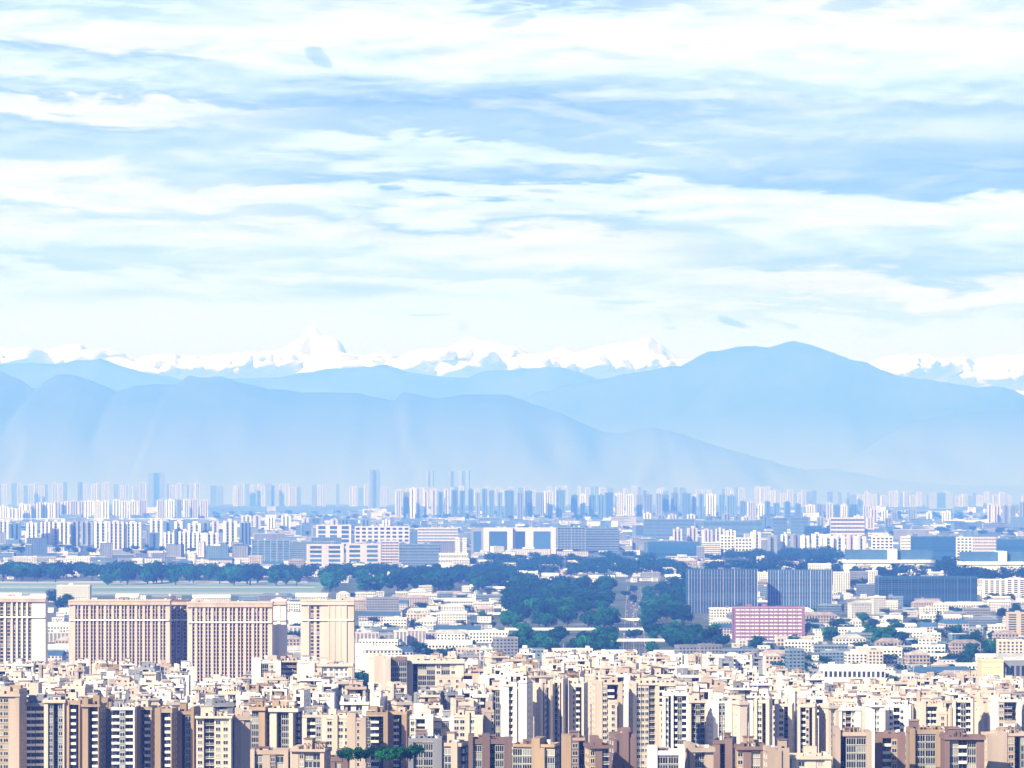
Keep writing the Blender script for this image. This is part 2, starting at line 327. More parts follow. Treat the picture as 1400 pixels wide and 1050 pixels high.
def balc_mesh(wd, dp, rail='white_render', solid=True):
    wd = round(wd * 4) / 4; dp = round(dp * 4) / 4
    def f():
        m = MB(); a = wd / 2
        m.box(-a, a, -dp, 0, -1.42, -1.25, 0, True)
        if solid: m.box(-a, a, -dp - .1, -dp, -1.5, -.35, 0, True)
        else:
            m.box(-a, a, -dp - .06, -dp, -.4, -.3, 0, True); n = int(wd / .35)
            for k in range(n + 1): x = -a + wd * k / n; m.box(x - .02, x + .02, -dp - .05, -dp - .01, -1.25, -.4, 0)
        m.box(-a + .15, a - .15, -.08, .3, -1.25, 1.0, 1)
        m.box(-.05, .05, -.12, -.08, -1.25, 1.0, 2)
        return m.mesh('balcony', [M[rail], M['window_glass'], M['frame_white']])
    return cached(('b', wd, dp, rail, solid), f)
skyline = [1062.0] * 1441            # per screen column: what nearer buildings already hide (index = px + 20)
def hidden(px, py, margin=10):
    k = int(px) + 20
    if k < 0 or k > 1440: return True
    return py > skyline[k] + margin
def cover(a, b, top):
    for k in range(max(0, int(a) + 20), min(1440, int(b) + 20) + 1): skyline[k] = min(skyline[k], top)
def vis_px(a, b, top):
    ks = range(max(0, int(a) + 20), min(1440, int(b) + 20) + 1); return sum(1 for k in ks if top < skyline[k] - 3)

WID = {'P': 2.4, 'Q': 4.0, 'w': 3.2, 'W': 5.2, 'B': 4.4, 'G': 2.6, 'c': 4.6, 'n': 2.2, 'r': .8}
OFF = {'P': 0, 'Q': .6, 'w': .9, 'W': 1.3, 'B': 3.4, 'G': 8, 'c': 1.6, 'n': .9, 'r': -.3}
def rand_pattern(rg, Wm):
    units = ['PwBwP', 'PBwG', 'QwBG', 'PcwP', 'QBBQ', 'PwWB', 'QGwB', 'PwG', 'QWP', 'PBcB']
    s = ''; tot = 0
    while tot < Wm - 4:
        u = rg.choice(units); s += u; tot += sum(WID[q] for q in u)
    return s + 'P'
NB = [0]
def block(px0, px1, top, Y, pat=None, wall='cream_render', pier=None, rz=0, D=None, roofm='roof_concrete', clutter=2, name='apartment_block', fh=3.0, zone='', desc=None, rail='white_render', seed=None, winh=1.5, fr='frame_white', gl='window_glass', cat='apartment block', segs=NEAR, group='apartment blocks in the foreground', side=True, canopy=None, maxw=100, wname='window', lbl=None, zmin=0):
    NB[0] += 1; rg = random.Random(seed if seed is not None else NB[0] * 13 + 5)
    vis = vis_px(px0, px1, top)
    if vis < 5: return None
    pxc = (px0 + px1) / 2; D = D or rg.uniform(12, 16)
    th = R(rz); tot = (px1 - px0) * Y / F; ct = math.cos(th); st = abs(math.sin(th))
    if D * st > tot * .45: D = tot * .45 / st
    Wm = max(4, (tot - D * st) / ct)
    h = wz(top, Y); cx = wx(pxc, Y)
    ox = D / 2 * math.sin(th); ang = th
    root = empty(name, (cx + ox, Y, 0), ang)
    c_, s_ = math.cos(ang), math.sin(ang)
    def scr(lx, ly, z): wy = Y + s_ * lx + c_ * ly; return px_of(cx + ox + c_ * lx - s_ * ly, wy), py_of(z, wy)
    pier = pier or wall
    pat = pat or rand_pattern(rg, Wm)
    tw = sum(WID[q] for q in pat); k = Wm / tw; x = -Wm / 2
    mb = MB(); wins = []; zt = max(0, 0)
    for i, q in enumerate(pat):
        x0, x1 = x, x + WID[q] * k; x = x1; off = OFF[q] if q != 'G' else min(8, D * .55)
        hh = h + (rg.choice((0, .6, 1.2, 2.2, 3.6)) if q in 'PQ' and name != 'slab_tower' else 0) + (.05 * i) % .2
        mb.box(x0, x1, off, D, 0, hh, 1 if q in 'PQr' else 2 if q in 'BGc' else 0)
        xc = (x0 + x1) / 2; bw = x1 - x0; nfl = int(h / fh)
        for fl in range(nfl):
            z = h - fh * .55 - fh * fl
            a, b_ = scr(xc, off, z)
            if hidden(a, b_): continue
            if q == 'w': wins.append((z, xc, off, 'win', min(1.9, bw - .6), winh, 0))
            elif q == 'n': wins.append((z, xc, off, 'win', min(1.1, bw - .5), winh, 0))
            elif q == 'W':
                for dx in (-bw / 4, bw / 4): wins.append((z, xc + dx, off, 'win', min(1.6, bw / 2 - .5), winh, 0))
            elif q == 'c': wins.append((z, xc, off, 'win', bw - .3, min(2.4, fh - .5), 0))
            elif q == 'B': wins.append((z, xc, off, 'bal', bw - .1, 1.6 if i % 2 else 2.2, 0))
            elif q == 'G' and rg.random() < .8: wins.append((z, xc, off, 'win', min(1.5, bw - .5), 1.3, 0))
    if side and st > .05 and D > 7:
        sgn = -1 if rz > 0 else 1
        for fl in range(int(h / fh)):
            z = h - fh * .55 - fh * fl
            for ly in ((D * .5,) if D < 12 else (D * .36, D * .72)):
                a, b_ = scr(sgn * Wm / 2, ly, z)
                if not hidden(a, b_): wins.append((z, sgn * Wm / 2, ly, 'win', 1.1, 1.2, sgn))
    mb.build('wall', [M[wall], M[pier], M['recess_shade']], root)
    wins.sort(key=lambda q: -q[0]); rest = MB(); used = None
    solid = rg.random() < .6
    for n, (z, lx, ly, kind, bw, hh, sg) in enumerate(wins):
        if kind == 'win': me = win_mesh(bw, hh, fr, gl if n >= maxw or rg.random() > .16 else 'curtained_glass'); nm = wname
        else: me = balc_mesh(bw, hh, rail, solid); nm = 'balcony'
        if n < maxw:
            o = bpy.data.objects.new(nm, me); link(o); o.parent = root; o.location = (lx, ly, z)
            if sg: o.rotation_euler = (0, 0, R(90) * sg)
        else:
            used = used or list(me.materials); i0 = len(rest.v); cs = math.cos(R(90) * sg); sn = math.sin(R(90) * sg)
            rest.v += [(v.co.x * cs - v.co.y * sn + lx, v.co.x * sn + v.co.y * cs + ly, v.co.z + z) for v in me.vertices]
            for p in me.polygons: rest.f.append(tuple(i0 + q for q in p.vertices)); rest.m.append(min(p.material_index, 1))
    if rest.v: tag(rest.build(wname, used[:2], root), kind='stuff')
    if Wm > 11 and pxc > 0 and zone and zone.split()[0] in ('fourth', 'fifth', 'sixth', 'seventh', 'second', 'eighth') and rg.random() < .75:
        aw = Wm * rg.uniform(.25, .45); ax = rg.uniform(-Wm / 2, Wm / 2 - aw); ah = h - rg.uniform(2.5, 11); m2 = MB(); dp = rg.uniform(3, 6)
        m2.box(ax, ax + aw, -dp, -.32, 0, ah); m2.box(ax - .2, ax + aw + .2, -dp - .2, -dp, ah - .6, ah + .9, 1, True); m2.box(ax, ax + .3, -dp, -.32, ah, ah + .9, 1); m2.box(ax + aw - .3, ax + aw, -dp, -.32, ah, ah + .9, 1)
        an = m2.build('annex', [M[pier], M[wall]], root); nw = max(1, int(aw / 3.6))
        for fl in range(5):
            for q in range(nw):
                o = link(bpy.data.objects.new('window', win_mesh(1.5, 1.5))); o.parent = an; o.location = (ax + aw * (q + .5) / nw, -dp, ah - 2.4 - 3 * fl)
    # roof: slab, parapet, stair towers, tanks, pergola
    ov = canopy if canopy is not None else rg.choice((0, .5, 0))
    rb = MB(); ymin = min(OFF[q] for q in pat); ymin = 1.0 if not ov else -.5
    rb.box(-Wm / 2 - ov, Wm / 2 + ov, ymin - ov * .2, D + .2, h + .21, h + .45, 0, True)
    rf = rb.build('roof', M[roofm], root)
    pb = MB(); ph = rg.uniform(.9, 1.7); a = Wm / 2 + ov - .02; y0 = ymin - ov * .2 + .02; y1 = D + .17; z0, z1 = h + .455, h + .45 + ph
    pb.box(-a, a, y0, y0 + .25, z0, z1); pb.box(-a, a, y1 - .25, y1, z0, z1); pb.box(-a, -a + .25, y0 + .25, y1 - .25, z0, z1); pb.box(a - .25, a, y0 + .25, y1 - .25, z0, z1)
    pb.build('parapet', M[pier], rf)
    for j in range(clutter if Wm > 9 else min(clutter, 1)):
        sw = rg.uniform(3, min(8, Wm * .4)); sx = rg.uniform(-Wm / 2 + sw / 2 + .5, Wm / 2 - sw / 2 - .5); sh = rg.uniform(2.4, 5.5); sy = rg.uniform(2, max(2.1, D - 7)); sdp = rg.uniform(3, 5)
        sb = MB(); sb.box(sx - sw / 2, sx + sw / 2, sy, sy + sdp, h + .452, h + sh, 0)
        if rg.random() < .6: sb.box(sx - sw / 2 - .4, sx + sw / 2 + .4, sy - .4, sy + sdp + .4, h + sh, h + sh + .3, 1, True)
        sb.box(sx - .6, sx + .5, sy - .06, sy, h + .6, h + min(2.5, sh - .2), 2)
        sb.build('stair_tower', [M[wall if rg.random() < .5 else pier], M[roofm], M['window_glass']], rf)
    if rg.random() < .45 and Wm > 10 and clutter:
        gx = rg.uniform(-Wm / 2 + 3, Wm / 2 - 6); g_ = MB(); n = rg.randint(3, 5)
        for q in range(n):
            for yy in (1.6, 4.6): g_.box(gx + q * 1.5 - .12, gx + q * 1.5 + .12, yy, yy + .24, h + .452, h + 3.2)
            g_.box(gx + q * 1.5 - .12, gx + q * 1.5 + .12, 1.2, 5.2, h + 3.2, h + 3.45, 0, True)
        g_.build('pergola', M[pier], rf)
    for j in range(rg.choice((0, 1, 2)) if clutter else 0):
        tx = rg.uniform(-Wm / 2 + 1.5, Wm / 2 - 1.5); ty = rg.uniform(2, D - 2); t_ = MB(); n = 10; rr = rg.uniform(.7, 1.1)
        t_.prism([(tx + rr * math.cos(6.283 * q / n), ty + rr * math.sin(6.283 * q / n)) for q in range(n)], h + .9, h + 2.7)
        for sx in (-.5, .5): t_.box(tx + sx - .08, tx + sx + .08, ty - .5, ty + .5, h + .452, h + .9)
        t_.build('water_tank', M['metal_white'], rf)
    if rg.random() < .25 and clutter:
        tx = rg.uniform(-Wm / 2 + 1, Wm / 2 - 1); r_ = MB(); hh = rg.uniform(5, 12); r_.box(tx - .07, tx + .07, 3, 3.14, h + .452, h + hh); r_.box(tx - .5, tx + .5, 3.03, 3.11, h + hh * .8, h + hh * .8 + .07, 0, True); r_.build('antenna', M['metal_white'], rf)
    cover(px0, px1, top)
    wn = {'cream_render': 'cream', 'tan_render': 'tan', 'white_render': 'white', 'pink_render': 'pinkish', 'mauve_render': 'mauve', 'brown_render': 'brown', 'grey_render': 'grey', 'lilac_render': 'lilac', 'yellow_render': 'yellow', 'blue_panel': 'blue', 'purple_tile': 'purple', 'slate_render': 'slate'}
    if lbl: root['label'] = lbl; root['category'] = cat; root['group'] = group
    else:
        ft = desc or ('with dark balconies' if 'B' in pat and pat.count('B') >= 2 else 'with recessed gaps' if 'G' in pat else 'with window columns')
        lab(root, pxc, '%s block %s' % (wn.get(wall, 'pale'), ft), zone, segs, cat, group)
    return root

# ---------------------------------------------------------------- foreground apartment blocks, near to far
z1, z2, z3, z4 = 'bottom row', 'first full row', 'second row', 'third row'
FG = [
 # bottom row
 (342, 394, 1033, 1400, 'PcQwcP', 'brown_render', 'pink_render', 0, 'roof_brown', z1), (398, 450, 1029, 1400, 'QwccP', 'pink_render', None, -8, 'roof_brown', z1),
 (452, 476, 1042, 1390, 'PwQ', 'mauve_render', None, 0, 'roof_brown', z1),
 (558, 604, 1016, 1430, 'PccQ', 'mauve_render', 'grey_render', 0, 'roof_concrete', z1), (606, 640, 1022, 1400, 'cQG', 'mauve_render', 'pink_render', -12, 'roof_brown', z1),
 (640, 700, 1018, 1430, 'PcQGcQ', 'pink_render', 'mauve_render', 0, 'roof_brown', z1), (700, 766, 1023, 1390, 'ccQPc', 'mauve_render', 'tan_render', -10, 'roof_brown', z1),
 (768, 800, 1014, 1450, 'QwG', 'mauve_render', 'tan_render', 0, 'roof_brown', z1), (800, 834, 1024, 1400, 'wQB', 'tan_render', 'mauve_render', 8, 'roof_brown', z1),
 (833, 870, 1011, 1420, 'rQPQ', 'mauve_render', 'mauve_render', 10, 'roof_concrete', z1), (886, 936, 1034, 1390, 'QccP', 'mauve_render', 'white_render', 0, 'roof_concrete', z1),
 (936, 976, 1029, 1400, 'PcQ', 'tan_render', 'pink_render', 8, 'roof_concrete', z1), (974, 1010, 1018, 1440, 'QGQ', 'mauve_render', None, -10, 'roof_brown', z1), (1008, 1046, 1026, 1400, 'wQcP', 'tan_render', 'mauve_render', 0, 'roof_brown', z1),
 (1046, 1080, 1030, 1385, 'QPQ', 'mauve_render', 'pink_render', 6, 'roof_brown', z1), (1082, 1136, 1039, 1390, 'PwQwP', 'cream_render', None, 0, 'roof_concrete', z1),
 (1142, 1192, 1008, 1400, 'PGccP', 'mauve_render', 'pink_render', 0, 'roof_brown', z1), (1196, 1242, 1010, 1420, 'QBwQ', 'tan_render', 'brown_render', -6, 'roof_brown', z1),
 (1244, 1292, 1004, 1450, 'PccQ', 'brown_render', 'tan_render', 0, 'roof_concrete', z1), (1292, 1346, 1012, 1400, 'PcBcQ', 'mauve_render', 'brown_render', 0, 'roof_brown', z1), (1346, 1412, 1008, 1430, 'QQwGc', 'tan_render', 'pink_render', 7, 'roof_brown', z1),
 # first full row
 (-14, 32, 953, 1650, 'QwwQP', 'tan_render', 'pink_render', -8, 'roof_concrete', z2), (34, 62, 966, 1660, 'BB', 'grey_render', None, 0, 'roof_pale', z2),
 (60, 88, 962, 1650, 'PwGwr', 'grey_render', 'cream_render', 0, 'roof_concrete', z2), (86, 114, 964, 1650, 'QBGr', 'cream_render', 'tan_render', -6, 'roof_concrete', z2), (112, 140, 967, 1640, 'QGBr', 'cream_render', 'tan_render', -6, 'roof_concrete', z2),
 (138, 152, 966, 1660, 'Qn', 'tan_render', 'tan_render', 0, 'roof_pale', z2), (152, 184, 972, 1640, 'BwBr', 'grey_render', 'white_render', 0, 'roof_concrete', z2), (183, 212, 971, 1650, 'QGBr', 'cream_render', 'tan_render', -7, 'roof_pale', z2),
 (211, 240, 975, 1640, 'QGBr', 'cream_render', 'tan_render', -7, 'roof_pale', z2), (240, 270, 978, 1650, 'QGcP', 'tan_render', 'tan_render', -7, 'roof_concrete', z2), (268, 316, 983, 1640, 'wBwwr', 'cream_render', 'cream_render', 0, 'roof_concrete', z2), (314, 342, 985, 1650, 'QPQ', 'pink_render', None, 8, 'roof_concrete', z2),
 (343, 368, 972, 1700, 'cQ', 'grey_render', 'tan_render', -8, 'roof_concrete', z2), (368, 412, 974, 1700, 'QGcPG', 'tan_render', 'cream_render', -8, 'roof_pale', z2), (413, 446, 982, 1680, 'PBwP', 'grey_render', 'cream_render', 0, 'roof_concrete', z2),
 (446, 476, 984, 1660, 'wPwn', 'cream_render', 'cream_render', 0, 'roof_concrete', z2), (474, 500, 986, 1650, 'QnP', 'pink_render', None, 0, 'roof_concrete', z2), (500, 530, 980, 1690, 'GBGP', 'grey_render', 'tan_render', 0, 'roof_pale', z2),
 (530, 562, 978, 1700, 'QBGQ', 'cream_render', 'tan_render', -9, 'roof_concrete', z2), (560, 592, 984, 1690, 'wBQ', 'cream_render', 'white_render', 0, 'roof_pale', z2), (592, 620, 987, 1700, 'ccP', 'grey_render', 'white_render', 0, 'roof_concrete', z2), (620, 660, 982, 1690, 'wwPwQ', 'cream_render', None, 0, 'roof_concrete', z2), (658, 676, 975, 1700, 'Qn', 'pink_render', None, 8, 'roof_concrete', z2),
 # second row
 (503, 534, 902, 2000, 'QP', 'cream_render', None, 14, 'roof_concrete', z3), (534, 556, 904, 2005, 'cc', 'grey_render', 'mauve_render', 0, 'roof_brown', z3), (554, 634, 908, 2010, 'QGccwcwQ', 'cream_render', None, 0, 'roof_concrete', z3),
 (634, 656, 925, 2010, 'BQ', 'brown_render', 'pink_render', 0, 'roof_brown', z3), (655, 678, 928, 2000, 'QG', 'cream_render', 'white_render', 0, 'roof_brown', z3), (674, 700, 942, 1960, 'ccr', 'grey_render', 'brown_render', 0, 'roof_concrete', z3), (697, 724, 938, 1950, 'QPn', 'cream_render', 'white_render', 16, 'roof_pale', z3),
 (722, 746, 942, 1960, 'rBBr', 'tan_render', 'tan_render', 0, 'roof_brown', z3), (744, 770, 938, 1950, 'QP', 'white_render', 'tan_render', 22, 'roof_concrete', z3), (768, 796, 946, 1960, 'ccr', 'grey_render', 'cream_render', 0, 'roof_concrete', z3), (794, 828, 942, 1960, 'PQnG', 'tan_render', 'white_render', 16, 'roof_concrete', z3), (825, 872, 940, 1970, 'wwcQ', 'cream_render', 'pink_render', 8, 'roof_concrete', z3),
 (876, 898, 946, 1980, 'Bc', 'grey_render', None, 0, 'roof_concrete', z3), (897, 926, 958, 1930, 'QPn', 'cream_render', 'white_render', 18, 'roof_concrete', z3), (925, 944, 962, 1950, 'BG', 'tan_render', None, 0, 'roof_brown', z3), (942, 986, 962, 1930, 'PQQ', 'white_render', 'cream_render', 20, 'roof_pale', z3), (985, 1006, 968, 1950, 'BB', 'grey_render', 'white_render', 0, 'roof_brown', z3),
 (1007, 1034, 970, 1950, 'QwP', 'cream_render', 'white_render', 8, 'roof_brown', z3), (1033, 1060, 980, 1940, 'cc', 'grey_render', None, 0, 'roof_brown', z3), (1060, 1096, 978, 1900, 'QPG', 'tan_render', 'white_render', 20, 'roof_concrete', z3), (1093, 1140, 976, 1900, 'PwwcP', 'cream_render', 'cream_render', 0, 'roof_concrete', z3),
 (1140, 1182, 966, 1960, 'PBcP', 'grey_render', 'pink_render', 0, 'roof_concrete', z3), (1182, 1226, 978, 1900, 'wcwQ', 'cream_render', 'pink_render', 6, 'roof_brown', z3), (1225, 1275, 972, 1930, 'QwBwQ', 'cream_render', 'white_render', 0, 'roof_concrete', z3), (1275, 1330, 970, 1930, 'PwQBQ', 'white_render', 'cream_render', 12, 'roof_brown', z3), (1330, 1376, 962, 1960, 'GBQQ', 'grey_render', 'white_render', 0, 'roof_concrete', z3), (1374, 1415, 972, 1930, 'QcBQ', 'cream_render', None, 8, 'roof_concrete', z3),
 # third row
 (342, 384, 908, 2300, 'QcwQ', 'cream_render', 'white_render', 10, 'roof_concrete', z4), (381, 408, 906, 2310, 'BBr', 'brown_render', 'pink_render', 0, 'roof_brown', z4), (405, 436, 908, 2300, 'QPn', 'cream_render', 'white_render', 15, 'roof_concrete', z4), (434, 482, 912, 2290, 'PwwWnP', 'white_render', 'cream_render', 0, 'roof_concrete', z4),
]
rf_ = random.Random(21)
tops = [(-20, 916), (60, 908), (95, 908), (250, 914), (262, 930), (340, 930), (348, 906), (486, 908), (488, 950), (502, 950), (505, 902), (640, 900), (660, 896), (1040, 902), (1046, 918), (1120, 920), (1130, 940), (1200, 934), (1300, 928), (1420, 930)]
for row, Yr in enumerate((1790, 1860, 1930, 2080, 2220, 2380, 2560, 2760)):
    x = -25 + rf_.uniform(0, 20); NB[0] += 0
    while x < 1410:
        wd = rf_.uniform(16, 40) * (2000 / Yr) ** .6; t = interp(tops, x + wd / 2)
        near = interp([(-20, 950), (250, 972), (340, 978), (400, 965), (500, 968), (560, 975), (680, 965), (700, 940), (860, 940), (900, 955), (1000, 970), (1130, 975), (1420, 968)], x + wd / 2)
        tp = t + (near - t) * (7 - row) / 8 + rf_.uniform(-5, 7); tp = max(tp, t - 1)
        c = rf_.choice(('cream_render', 'cream_render', 'white_render', 'white_render', 'pink_render', 'tan_render', 'cream_render', 'grey_render'))
        FG.append((x, x + wd, tp, Yr + rf_.uniform(-20, 20), None, c, rf_.choice((None, 'white_render', 'cream_render')), rf_.choice((0, 0, 8, 14, 20, -10)), rf_.choice(('roof_concrete', 'roof_pale', 'roof_concrete', 'roof_brown')), ('fourth', 'fourth', 'fifth', 'fifth', 'sixth', 'seventh', 'eighth', 'ninth')[row] + ' row'))
        x += wd + rf_.choice((0, 2, 5, 9))
FG.sort(key=lambda q: q[3])
for q in FG:
    r_ = block(q[0], q[1], q[2], q[3], q[4], q[5], q[6], q[7], None, q[8], zone=q[9], clutter=random.Random(q[0]).choice((1, 2, 3) if 'row' in q[9] and q[9][0] in 'bs' else (3, 4, 5, 6)))
# ---------------------------------------------------------------- pink slab towers and the cream tower
def slab_pat(n, lead='Q', tail='Q'):
    s = lead
    for k in range(n): s += 'rnPn' if k % 3 else 'rnQn'
    return s + 'r' + tail
SG = 'tall slab towers behind the foreground'
for (a, b_, t, y, pat, wl, pr, rz, lb) in (
  (-22, 62, 819, 2950, 'QrwrwrwrnrnrnrnQQ', 'pink_render', 'white_render', 0, 'pale slab tower cut off by the left edge of the picture'),
  (94, 232, 823, 2960, 'QPn' + 'rnPn' * 11 + 'rnQ', 'pink_render', 'rose_render', 0, 'wide pink slab tower with ribbed windows, left one of the joined pair'),
  (230, 258, 823, 2985, 'rwrwrwr', 'pink_render', 'mauve_render', 0, 'recessed pink link tower between the two wide ribbed slab towers'),
  (256, 372, 826, 2950, 'Q' + 'rnPn' * 9 + 'rnQ', 'pink_render', 'rose_render', 0, 'wide pink slab tower, right one of the joined ribbed pair'),
  (371, 391, 823, 2990, 'QPQ', 'cream_render', 'white_render', 0, 'narrow white end tower at the right end of the pink slabs'),
  (411, 484, 823, 2960, 'Qrww' + 'QrPrPrPr' + 'Q', 'rose_render', 'cream_render', 0, 'lone cream tower with a ribbed right half and plain white corner')):
    r_ = block(a, b_, t, y, pat, wl, pr, rz, 16, 'roof_brown', 1, 'slab_tower', 3.0, lbl=lb, cat='tower block', group=SG, winh=1.8, fr='frame_dark', canopy=.5, side=False, seed=int(a) + 50)
    # crown frame: a pale beam and taller openings round the top floors
    Wm = (b_ - a) * y / F; h = wz(t, y); m = MB(); m.box(-Wm / 2 + .5, Wm / 2 - .5, -.75, -.32, h - 15.2, h - 14, 0, True); m.box(-Wm / 2 - .3, Wm / 2 + .3, -.95, -.52, h - 2.4, h + .1, 1, True)
    m.build('cornice', [M['white_render'], M['pink_render' if 'cream tower' not in lb else 'cream_render']], r_)
# ---------------------------------------------------------------- middle distance: named buildings
rc = random.Random(99)
occupied = []           # (x0, x1, y0, y1) ground rectangles already used
def claim(x0, x1, y0, y1): occupied.append((x0, x1, y0, y1))
def free(x0, x1, y0, y1): return not any(x0 < b and x1 > a and y0 < d and y1 > c for a, b, c, d in occupied)
def band_building(name, px0, px1, top, Y, D, wall, win, floors, label, cat, roofm='roof_pale', pitch=3.0, bandh=.55, cols=0, rz=0, ribs=0, rib_m='frame_white', roof_kind='flat', group=None, base=0, lblinfo=None, wname='window_row', gl='window_glass', endw=0, side_rows=True):
    """building with a row of openings per floor (each row one part) and optional vertical ribs"""
    th = R(rz); tot = (px1 - px0) * Y / F; st = abs(math.sin(th)); D = min(D, tot * .45 / st) if st > .02 else D
    Wm = max(4, (tot - D * st) / math.cos(th)); h = wz(top, Y) - base; cx = wx((px0 + px1) / 2, Y) + D / 2 * math.sin(th)
    root = empty(name, (cx, Y, base), th); a = Wm / 2
    m = MB(); m.box(-a, a, 0, D, 0, h, 0); m.build('wall', M[wall], root)
    fl = h / floors; rows = floors; shown = 0
    for k in range(floors):
        zc = h - fl * (k + .55)
        if zc < 1 or hidden(px_of(cx, Y), py_of(zc + base, Y), 6): continue
        r = MB(); hw = fl * bandh / 2; n = cols or max(2, int(Wm / 3.6)); u = (2 * a - 2 * endw) / n; pw = min(u * (.62 if not ribs else .8), 2.1 if not cols and not ribs else 99)
        for q in range(n):
            if n <= 9: r = MB()
            xc = -a + endw + u * (q + .5); r.box(xc - pw / 2, xc + pw / 2, -.12, .4, zc - hw, zc + hw, 0, True)
            if n <= 9: r.box(xc - pw / 2 - .1, xc + pw / 2 + .1, -.35, .3, zc - hw - .18, zc - hw, 1, True)
            if n <= 9: r.build('window', [M[gl], M['frame_white' if wall != 'blue_panel' else 'blue_panel']], root)
        if n <= 9: r = MB()
        else: r.box(-a + endw + .2, a - endw - .2, -.3, .3, zc - hw - .16, zc - hw, 1, True)
        if st > .04 and side_rows:
            s = -1 if rz > 0 else 1; nn = max(1, int(D / 4))
            for q in range(nn):
                yc = D * (q + .5) / nn; r.box(min(s * a, s * (a + .12)) - .1, max(s * a, s * (a + .12)), yc - .8, yc + .8, zc - hw, zc + hw, 0, True)
        if r.v: r.build(wname, [M[gl], M['frame_white' if wall != 'blue_panel' else 'blue_panel']], root)
    if ribs:
        for q in range(ribs + 1):
            xc = -a + 2 * a * q / ribs; r = MB(); w_ = .35 if q % 4 else .7; r.box(xc - w_ / 2, xc + w_ / 2, -.7, -.36, 0, h + .4, 0, True); r.build('rib', M[rib_m], root)
    r = MB()
    if roof_kind == 'flat':
        r.box(-a - .3, a + .3, -.3, D + .3, h + .003, h + .35, 0, True); rf = r.build('roof', M[roofm], root); p = MB()
        p.box(-a - .28, a + .28, -.28, 0, h + .353, h + 1.4); p.box(-a - .28, a + .28, D, D + .28, h + .353, h + 1.4); p.box(-a - .28, -a, 0, D, h + .353, h + 1.4); p.box(a, a + .28, 0, D, h + .353, h + 1.4); p.build('parapet', M[wall], rf)
        for q in range(max(1, min(4, int(Wm / 22)))):
            sw = rc.uniform(3, 7); sx = rc.uniform(-a + sw / 2 + .5, a - sw / 2 - .5) if Wm > sw + 2 else 0; sw = min(sw, Wm * .6); sb = MB(); sb.box(sx - sw / 2, sx + sw / 2, D * .35, D * .7, h + .353, h + rc.uniform(2, 4.2)); sb.build('stair_tower', M[rc.choice((wall, 'white_render', 'grey_render')) if wall != 'blue_panel' else 'grey_render'], rf)
    elif roof_kind == 'gable':
        g_ = min(D * .28, 5); i = [(-a - .5, -.6, h), (a + .5, -.6, h), (a + .5, D + .6, h), (-a - .5, D + .6, h), (-a - .5, D / 2, h + g_), (a + .5, D / 2, h + g_)]
        r.v = i; r.f = [(0, 1, 5, 4), (2, 3, 4, 5), (1, 2, 5), (3, 0, 4), (3, 2, 1, 0)]; r.m = [0] * 5; r.build('roof', M[roofm], root)
    elif roof_kind == 'hip':
        g_ = min(D * .3, 4.5); q = min(a * .8, D / 2); r.v = [(-a - .5, -.6, h), (a + .5, -.6, h), (a + .5, D + .6, h), (-a - .5, D + .6, h), (-a + q, D / 2, h + g_), (a - q, D / 2, h + g_)]
        r.f = [(0, 1, 5, 4), (2, 3, 4, 5), (1, 2, 5), (3, 0, 4), (3, 2, 1, 0)]; r.m = [0] * 5; r.build('roof', M[roofm], root)
    elif roof_kind == 'vault':
        n = 8; g_ = min(D * .16, 5)
        pts = [(D / 2 - (D / 2 + .5) * math.cos(math.pi * q / n), h + .02 + g_ * math.sin(math.pi * q / n)) for q in range(n + 1)]
        for (y0, z0), (y1, z1) in zip(pts, pts[1:]): r.poly([(-a - .4, y0, z0), (a + .4, y0, z0), (a + .4, y1, z1), (-a - .4, y1, z1)])
        for s in (-1, 1): r.poly([(s * (a + .4), y0, z0) for y0, z0 in (pts if s < 0 else pts[::-1])])
        r.build('roof', M[roofm], root)
    wx0, wx1 = cx - Wm / 2 - D * st, cx + Wm / 2 + D * st; claim(wx0 - 2, wx1 + 2, Y - Wm / 2 * st - 4, Y + D + Wm / 2 * st + 4)
    if lblinfo: lab(root, (px0 + px1) / 2, *lblinfo)
    elif label: tag(root, label, cat, group)
    return root
BB = band_building
BLUE = dict(ribs=24, rib_m='lilac_render', gl='blue_glass', bandh=.72)
BB('office_slab', 938, 1036, 779, 5300, 20, 'blue_panel', 0, 19, 'ribbed blue glass slab behind the purple block, left one of two', 'office building', 'roof_blue', rz=10, group='twin blue slabs', **BLUE)
BB('office_slab', 1050, 1139, 780, 5350, 20, 'blue_panel', 0, 19, 'ribbed blue glass slab behind the purple block, right one of two', 'office building', 'roof_blue', rz=-7, group='twin blue slabs', **BLUE)
BB('office_slab', 1198, 1337, 789, 5650, 26, 'blue_panel', 0, 14, 'wide dark blue glass slab with fine ribs right of the twin slabs', 'office building', 'roof_blue', ribs=30, rib_m='slate_render', gl='window_glass', bandh=.6, rz=6)
BB('office_building', 1002, 1100, 831, 4350, 22, 'purple_tile', 0, 9, 'purple office block with white floor bands in front of the twin blue slabs', 'office building', 'roof_pale', ribs=8, rib_m='purple_tile', gl='frame_white', bandh=.3, cols=14, endw=3)
BB('school_building', 1120, 1214, 912, 3050, 24, 'white_render', 0, 3, 'long white three storey building with dark window rows at the right foreground edge', 'building', 'metal_white', cols=14, bandh=.45, rz=-6)
BB('office_building', 1342, 1372, 905, 3150, 30, 'yellow_render', 0, 4, 'yellow rounded end block beside the long grey arched hall', 'office building', 'roof_pale', bandh=.01, cols=2)
BB('exhibition_hall', 1373, 1440, 903, 3160, 60, 'grey_render', 0, 2, 'long grey hall with tall arched openings at the right edge', 'hall', 'roof_pale', cols=9, bandh=.55, roof_kind='vault', pitch=1)
BB('apartment_tower', 1376, 1412, 839, 4300, 20, 'pink_render', 0, 12, 'pinkish grey tower with a dark central recess at the right edge', 'tower block', 'roof_concrete', cols=2, rz=-6)
